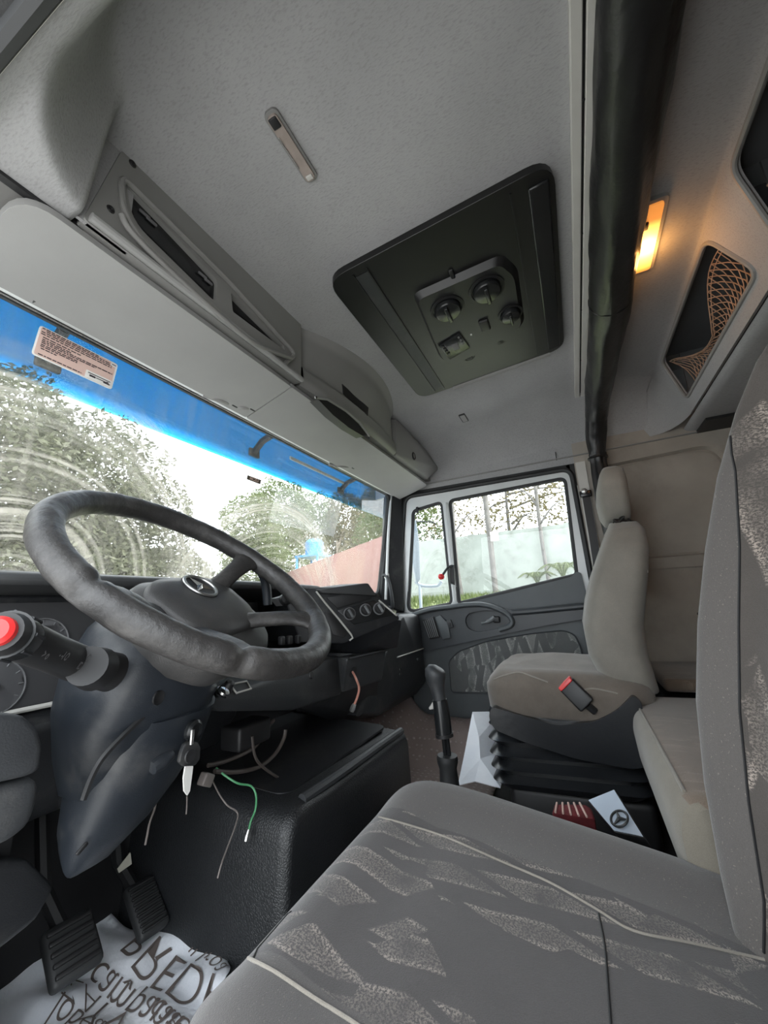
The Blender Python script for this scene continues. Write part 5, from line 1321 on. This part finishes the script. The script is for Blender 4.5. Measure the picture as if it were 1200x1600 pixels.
# buckle standing beside the cushion
bk = thing('seat_belt_buckle', 'black belt buckle with red release button beside passenger cushion', 'buckle', AX(905, 1090, .33))
e0, e1 = AX(884, 1068, .315), AX(918, 1102, .30); dirb = (e1-e0).normalized(); sideb = V((1,0,0)); upb = dirb.cross(sideb).normalized()
Rb = Matrix((dirb, sideb, upb)).transposed()
mb = MB(); mb.rbox((e0+e1)/2, ((e1-e0).length, .028, .050), .005, rot=Rb); obj('buckle_body', mb, M['black'], bk)
mb = MB(); mb.rbox(e0 - dirb*.001 - sideb*.003, (.012, .030, .046), .003, rot=Rb); obj('release_button', mb, M['red'], bk)
mb = MB(); mb.tube([e1, AX(930, 1112, .305)], .010, 8); obj('stem', mb, M['black'], bk)
lc_ = thing('loose_cord', 'thin black cord lying across the passenger cushion', 'cord', AX(870, 1063, .40))
mb = MB(); mb.tube(spline([AX(*p, .36)+V((0,0,.006)) for p in ((858, 1066), (866, 1063), (874, 1060), (884, 1054))], 5), .003, 6); obj('strand', mb, M['black'], lc_)
mb = MB(); mb.rbox(AX(865, 1066, .36), (.02, .02, .008), .003); obj('knot', mb, M['black'], lc_)

# bunk: middle cushion between the seats and base behind
bn = thing('bunk_cushion', 'brown cloth bunk cushion with beige front edge between seats', 'cushion', (.1, -.2, .32))
pr = [(-.100, .498), (-.086, .480), (-.080, .45), (-.085, .38), (-.098, .32), (-.40, .32), (-.40, .505), (-.13, .503)]
def bsec(x, sc=1., dz=0.): return [V((x, -.25 + (p[0]+.25)*sc, .41 + (p[1]-.41)*sc + dz)) for p in rpoly(pr, .012, 3)]
mb = MB(); mb.loft([bsec(-.222, .90), bsec(-.215, .96), bsec(-.195, 1.), bsec(.1, 1.), bsec(.43, 1.), bsec(.445, .97)])
for i, f in enumerate(mb.f):
    c = sum((V(mb.v[k]) for k in f), V())/len(f)
    if c.z > .493 and c.y < -.103: mb.m[i] = 1
obj('pad', mb, [M['bunk_plain'], M['bunk_cloth']], bn)
mb = MB(); mb.tube([(-.19, -.104, .4985), (.43, -.104, .4985)], .003, 6); obj('piping', mb, M['bunk_plain'], bn)
bb = thing('sleeper_bunk', 'brown cloth bunk behind the seats', 'bunk', (.1, -.55, .13))
mb = MB(); mb.rbox((.05, -.57, .31), (1.85, .33, .36), .02); obj('base_box', mb, M['bunk_plain'], bb)
mb = MB(); mb.rbox((.78, -.375, .505), (.38, .34, .04), .012); obj('mattress_end', mb, M['bunk_cloth'], bb)
mb = MB(); mb.box((.56, -.74, .13), (.98, -.20, .47)); obj('side_locker', mb, M['black'], bb)
mp_ = thing('metal_bracket', 'small steel hinge bracket between driver backrest and bunk', 'bracket', AX(1140, 1380, -.15))
q = [AX(*p, -.13) for p in ((1120, 1372), (1135, 1366), (1160, 1385), (1155, 1397), (1140, 1392))]
mb = MB(); mb.hull(q + [p+V((.01, .0, -.01)) for p in q], .001); obj('plate', mb, M['steel'], mp_)
mb = MB(); mb.tube([AX(1118, 1374, -.12), AX(1146, 1345, -.12)], .005, 8); obj('hinge_rod', mb, M['steel'], mp_)

# items between the seats
bx = thing('manual_box', 'silver document box with round star emblem wedged beside driver seat', 'box', AX(965, 1270, -.02))
q = [AX(*p, .02) for p in ((918, 1250), (960, 1233))] + [AX(*p, -.06) for p in ((1008, 1310), (960, 1300))]
fnm = (q[1]-q[0]).cross(q[3]-q[0]).normalized()
if fnm.dot(CAM-q[0]) < 0: fnm = -fnm
mb = MB(); mb.hull(q + [p - fnm*.022 for p in q], .0015); obj('case', mb, M['black'], bx)
mb = MB(); qi = [lerp(p, sum(q, V())/4, .05) + fnm*.0005 for p in q]; mb.hull(qi + [p + fnm*.001 for p in qi], 0); obj('cover_sheet', mb, M['silver_box'], bx)
ec = AP(969, 1281, q[0], fnm) + fnm*.003; eu = (q[1]-q[0]).normalized(); ev = fnm.cross(eu)
mb = MB(); mb.tube([ec + (eu*math.cos(a)+ev*math.sin(a))*.016 for a in [2*PI*k/28 for k in range(28)]], .0022, 6, closed=True)
eo = obj('emblem_ring', mb, M['dash'], bx)
for k in range(3):
    a = math.radians(90+120*k); mb = MB(); mb.tube([ec, ec + (eu*math.cos(a)+ev*math.sin(a))*.0155], [.004, .001], 6); obj('emblem_spoke', mb, M['dash'], eo)
rc = thing('red_striped_pouch', 'dark red ribbed pouch next to the silver box', 'pouch', AX(895, 1260, .05))
q = [AX(*p, .06) for p in ((866, 1256), (915, 1256), (925, 1264))] + [AX(*p, .02) for p in ((930, 1280), (862, 1270))]
mb = MB(); mb.hull(q + [p - V((-.02, 0, .05)) for p in q], .006); po_ = obj('pouch_body', mb, M['red_cloth'], rc)
for k in range(5):
    a = lerp(q[0], q[1], (k+.5)/5.5); b = lerp(q[4], q[3], (k+.5)/5.5); mb = MB(); mb.tube([a+V((0,0,.002)), b+V((0,0,.002))], .0022, 6); obj('rib', mb, M['pink_paper'], po_)

# ============================================================ OUTSIDE
gm = MB()
def ground_z(x, y):
    # yard at truck height, rising to a grass bank on the passenger side
    return -1.25 + 2.05*sstep((x-3.0)/5.2)
gm.grid(lambda u, v: V((lerp(-25, 40, u), lerp(-25, 40, v), ground_z(lerp(-25, 40, u), lerp(-25, 40, v)) if lerp(-25, 40, v) < 30 else ground_z(lerp(-25, 40, u), 0))), 130, 60)
for i, f in enumerate(gm.f):
    c = sum((V(gm.v[k]) for k in f), V())/4
    if c.x > 4.2: gm.m[i] = 1
g = sobj('ground', gm, [M['yard'], M['grass']], 'yard and grass bank outside the cab', smooth=180)
def wall(name, label, a, b, z0, z1, t, mat):
    w = struct(name, label, (0,0,0))
    a, b = V(a), V(b); d = (b-a).normalized(); n_ = V((-d.y, d.x, 0))
    mb = MB(); mb.hull([V((p.x, p.y, z)) + n_*s for p in (a, b) for z in (z0, z1) for s in (0, t)], 0); obj('wall_slab', mb, mat, w, smooth=None)
    k = int((b-a).length/2.5)
    for i in range(k+1):
        p = lerp(a, b, i/k); mb = MB(); mb.hull([V((p.x, p.y, z)) + d*sx + n_*sy for z in (z0, z1+.03) for sx in (-.09, .09) for sy in (-.04, t+.04)], 0); obj('wall_post', mb, mat, w, smooth=None)
    return w
wall('boundary_wall_grey', 'pale grey rendered boundary wall beyond passenger window', (10.3, 5.0, 0), (10.0, -5, 0), .4, 2.56, -.15, M['grey_wall'])
wall('boundary_wall_pink', 'dull pink boundary wall beyond the windscreen', (9.95, 4.9, 0), (24, 23, 0), -1, 2.90, -.15, M['pink_wall'])
# water tank on a stand
tk = thing('water_tank', 'blue water tank on a blue stand behind the pink wall', 'water tank', (18.7, 14, 2.0))
tc = AY(491, 858, 14.5)
mb = MB(); mb.lathe([(.0, .62), (.35, .60), (.50, .50), (.52, .42), (.60, .40), (.60, .34), (.58, .30), (.55, -.42), (.0, -.42)], tc, (0,0,1), 28); obj('tank_body', mb, M['tank_blue'], tk)
mb = MB(); mb.box((tc.x-.85, tc.y-.85, tc.z-.54), (tc.x+.85, tc.y+.85, tc.z-.42)); obj('platform', mb, M['tank_blue'], tk)
for sx in (-1, 1):
    for sy in (-1, 1):
        mb = MB(); mb.tube([(tc.x+sx*.75, tc.y+sy*.75, tc.z-.5), (tc.x+sx*.8, tc.y+sy*.8, .5)], .08, 8); obj('leg', mb, M['tank_blue'], tk)
# trees
def leaves(blobs, count, size, seed):
    rnd = random.Random(seed); mb = MB(); v = []; f = []
    tot = sum(b[1][0]*b[1][1]*b[1][2] for b in blobs)
    for c, r in blobs:
        k = int(count*r[0]*r[1]*r[2]/tot)
        for _ in range(k):
            while True:
                p = V((rnd.uniform(-1, 1), rnd.uniform(-1, 1), rnd.uniform(-1, 1)))
                if p.length <= 1: break
            p = p.normalized()*(p.length**.6)
            q = V(c) + V((p.x*r[0], p.y*r[1], p.z*r[2])) * (1 + .25*noise.noise(V((p.x*2.5+c[0], p.y*2.5, p.z*2.5+c[2]))))
            a = V((rnd.gauss(0, 1), rnd.gauss(0, 1), rnd.gauss(0, .7))).normalized(); b = a.orthogonal().normalized()
            b = Matrix.Rotation(rnd.uniform(0, 6.28), 3, a) @ b; s = size*rnd.uniform(.6, 1.4); w = s*.42
            o = len(v); v += [q - a*s, q + b*w, q + a*s, q - b*w]; f.append((o, o+1, o+2, o+3))
    mb.add(v, f); return mb
def tree(name, label, base, h, blobs, count, size, mat, seed, trunk=.16, limbs=5, bark='bark'):
    t = thing(name, label, 'tree', base, 'trees outside the cab')
    obj('foliage', leaves(blobs, count, size, seed), mat, t, smooth=None)['kind'] = 'stuff'
    rnd = random.Random(seed+9); B = V(base); top = B + V((rnd.uniform(-.2, .2), rnd.uniform(-.2, .2), h))
    mid = lerp(B, top, .5) + V((rnd.uniform(-.15, .15), rnd.uniform(-.15, .15), 0))
    mb = MB(); mb.tube(spline([B, mid, top], 6), [trunk*(1-.06*i) for i in range(13)], 10); obj('trunk', mb, M[bark], t, smooth=180)
    for i in range(limbs):
        s = lerp(B, top, rnd.uniform(.45, .95)); bl = rnd.choice(blobs); e = V(bl[0]) + V((rnd.uniform(-.5, .5)*bl[1][0], rnd.uniform(-.5, .5)*bl[1][1], rnd.uniform(0, .5)*bl[1][2]))
        mb = MB(); mb.tube(spline([s, lerp(s, e, .5) + V((0, 0, .2)), e], 5), [trunk*.5*(1-.085*k) for k in range(11)], 7); obj('limb', mb, M[bark], t, smooth=180)
    return t
def T(px, py, y): return tuple(AY(px, py, y))
# big tree filling the driver's half of the windscreen
bl = [((-.5, 9.0, 3.4), (2.3, 1.6, 2.0)), ((1.6, 9.2, 3.6), (2.1, 1.6, 1.9)), ((3.4, 9.0, 3.4), (1.7, 1.5, 1.65)), ((4.9, 9.3, 2.9), (1.35, 1.3, 1.25)), ((0.5, 9, 1.4), (2.8, 1.6, 1.2)), ((3.4, 9, 1.5), (2.4, 1.5, 1.2)), ((5.6, 9.4, 1.5), (1.5, 1.2, 1.1)), ((-2.6, 9, 2.6), (2., 1.6, 2.2))]
tree('large_tree', 'large dull green tree filling the driver half of the windscreen', (1.8, 9.2, -1.2), 4.2, bl, 120000, .060, M['leaf_dark'], 11, .22, 9)
bl = [(T(395, 820, 17), (2.0, 1.8, 1.9)), (T(440, 800, 18), (2.4, 2., 2.3)), (T(490, 815, 18), (2.4, 2., 2.2)), (T(400, 880, 17), (2.4, 1.8, 2.0)), (T(450, 880, 18), (2.4, 1.8, 2.0))]
tree('broad_tree', 'bushy green tree behind the tank in the windscreen middle', (19, 18, -.5), 5, bl, 26000, .115, M['leaf_green'], 21, .25, 7)
bl = [(T(540, 815, 16), (2.2, 1.8, 2.5)), (T(580, 830, 15), (2.3, 1.8, 2.6)), (T(605, 800, 14), (2.2, 1.8, 2.6)), (T(540, 860, 16), (2.2, 1.8, 1.8))]
tree('light_tree', 'lighter yellow green tree left of the windscreen pillar', (24, 15.5, 0.5), 5, bl, 20000, .115, M['leaf_dry'], 31, .22, 6)
bl = [((14.5, 6.6, 5.0), (1.8, 1.6, 1.7)), ((14.0, 5.6, 3.9), (1.6, 1.4, 1.1)), ((15, 7.4, 3.9), (1.6, 1.5, 1.3))]
tree('young_tree', 'leafy green tree seen through the quarter window', (14.2, 6.3, .8), 4.2, bl, 6500, .085, M['leaf_green'], 41, .10, 6)
bl = [((13.5, 3.6, 3.3), (1.0, 1.5, .75)), ((13.8, 1.6, 3.4), (1.0, 1.5, .8)), ((14.0, -.4, 3.9), (1.0, 1.5, 1.0)), ((13.5, 2.5, 4.6), (1.0, 2.4, 1.2)), ((13.6, .2, 4.9), (1., 2., 1.0))]
tree('sparse_tree', 'sparse dry leaved tree rising behind the grey wall', (13.8, 1.8, .8), 4.6, bl, 3800, .075, M['leaf_dry'], 51, .10, 7, 'bark_pale')
for (px, x, lean, nm, lb) in ((722, 9.6, .1, 'slim_trunk', 'slim forked trunk at the near end of the grey wall'), (775, 9.3, .0, 'utility_pole', 'thin grey pole with a white plate in the passenger window'), (862, 9.8, .05, 'sapling', 'thin upright stem near the rear of passenger window')):
    b = AX(px, 930, x); tp = V((x, b.y + .15*lean, 5.2))
    t = thing(nm, lb, 'pole' if 'pole' in nm else 'tree', (b.x, b.y, .7))
    mb = MB(); mb.tube(spline([V((x, b.y, .6)), V((x+.03, b.y+lean, 2.0)), V((x-.02, b.y+lean*.5, 3.6)), tp], 6), .07 if px != 862 else .045, 8); obj('stem', mb, M['bark_pale'], t, smooth=180)
    if 'pole' in nm:
        mb = MB(); mb.rbox(AX(772.5, 838, x-.09), (.02, .20, .24), .005); obj('sign_plate', mb, M['white_paper'], t)
    else:
        for k in range(5):
            z = 2.6+.45*k; dy = (.5 if k % 2 else -.6); mb = MB(); mb.tube(spline([V((x, b.y+lean*.6, z)), V((x, b.y+dy*.5, z+.4)), V((x+.1, b.y+dy, z+.6))], 4), [.03, .028, .026, .022, .02, .016, .014, .012, .01], 6); obj('branch', mb, M['bark_pale'], t, smooth=180)
# palm fronds and grass at the foot of the grey wall
for px, py, nm, lb, sz in ((838, 897, 'palm_clump', 'green palm clump at the foot of the grey wall', .45), (878, 888, 'palm_clump', 'drooping palm clump at the rear edge of passenger window', .55)):
    c = AX(px, py, 9.2); c.z = max(c.z-.3, ground_z(9.2, 0)); t = thing(nm, lb, 'palm', c); rnd = random.Random(px)
    for k in range(9):
        a = 2*PI*k/9 + rnd.uniform(-.2, .2); d = V((math.cos(a), math.sin(a), 0)); P = [c, c + d*.18*sz + V((0,0,.5*sz)), c + d*.55*sz + V((0,0,.75*sz)), c + d*.95*sz + V((0,0,.55*sz))]
        mb = MB(); S = spline(P, 6); sd = d.cross(V((0,0,1)))
        for i, p in enumerate(S):
            if i < 4: continue
            l = .22*sz*math.sin(i/len(S)*PI)+.04
            for s in (-1, 1):
                e = p + sd*s*l + (S[i]-S[i-1]).normalized()*l*.6 - V((0,0,l*.3)); w = V((0,0,.007))
                mb.add([p-w, p+w, e], [(0, 1, 2)])
        mb.tube(S, .012, 5); obj('frond', mb, M['leaf_green'], t, smooth=None)
gb = MB(); rnd = random.Random(77)
for _ in range(5200):
    x = rnd.uniform(6.5, 9.8); y = rnd.uniform(-1.5, 4.6); z = ground_z(x, y); h = rnd.uniform(.06, .2); a = rnd.uniform(0, 6.28); d = V((math.cos(a), math.sin(a), 0))*.018; l = V((rnd.uniform(-.06, .06), rnd.uniform(-.06, .06), h))
    p = V((x, y, z)); gb.add([p-d, p+d, p+l], [(0, 1, 2)])
o = obj('bank_grass', gb, M['leaf_green'], smooth=None); o['label'] = 'green grass tufts on the bank by the wall'; o['category'] = 'grass'; o['kind'] = 'stuff'
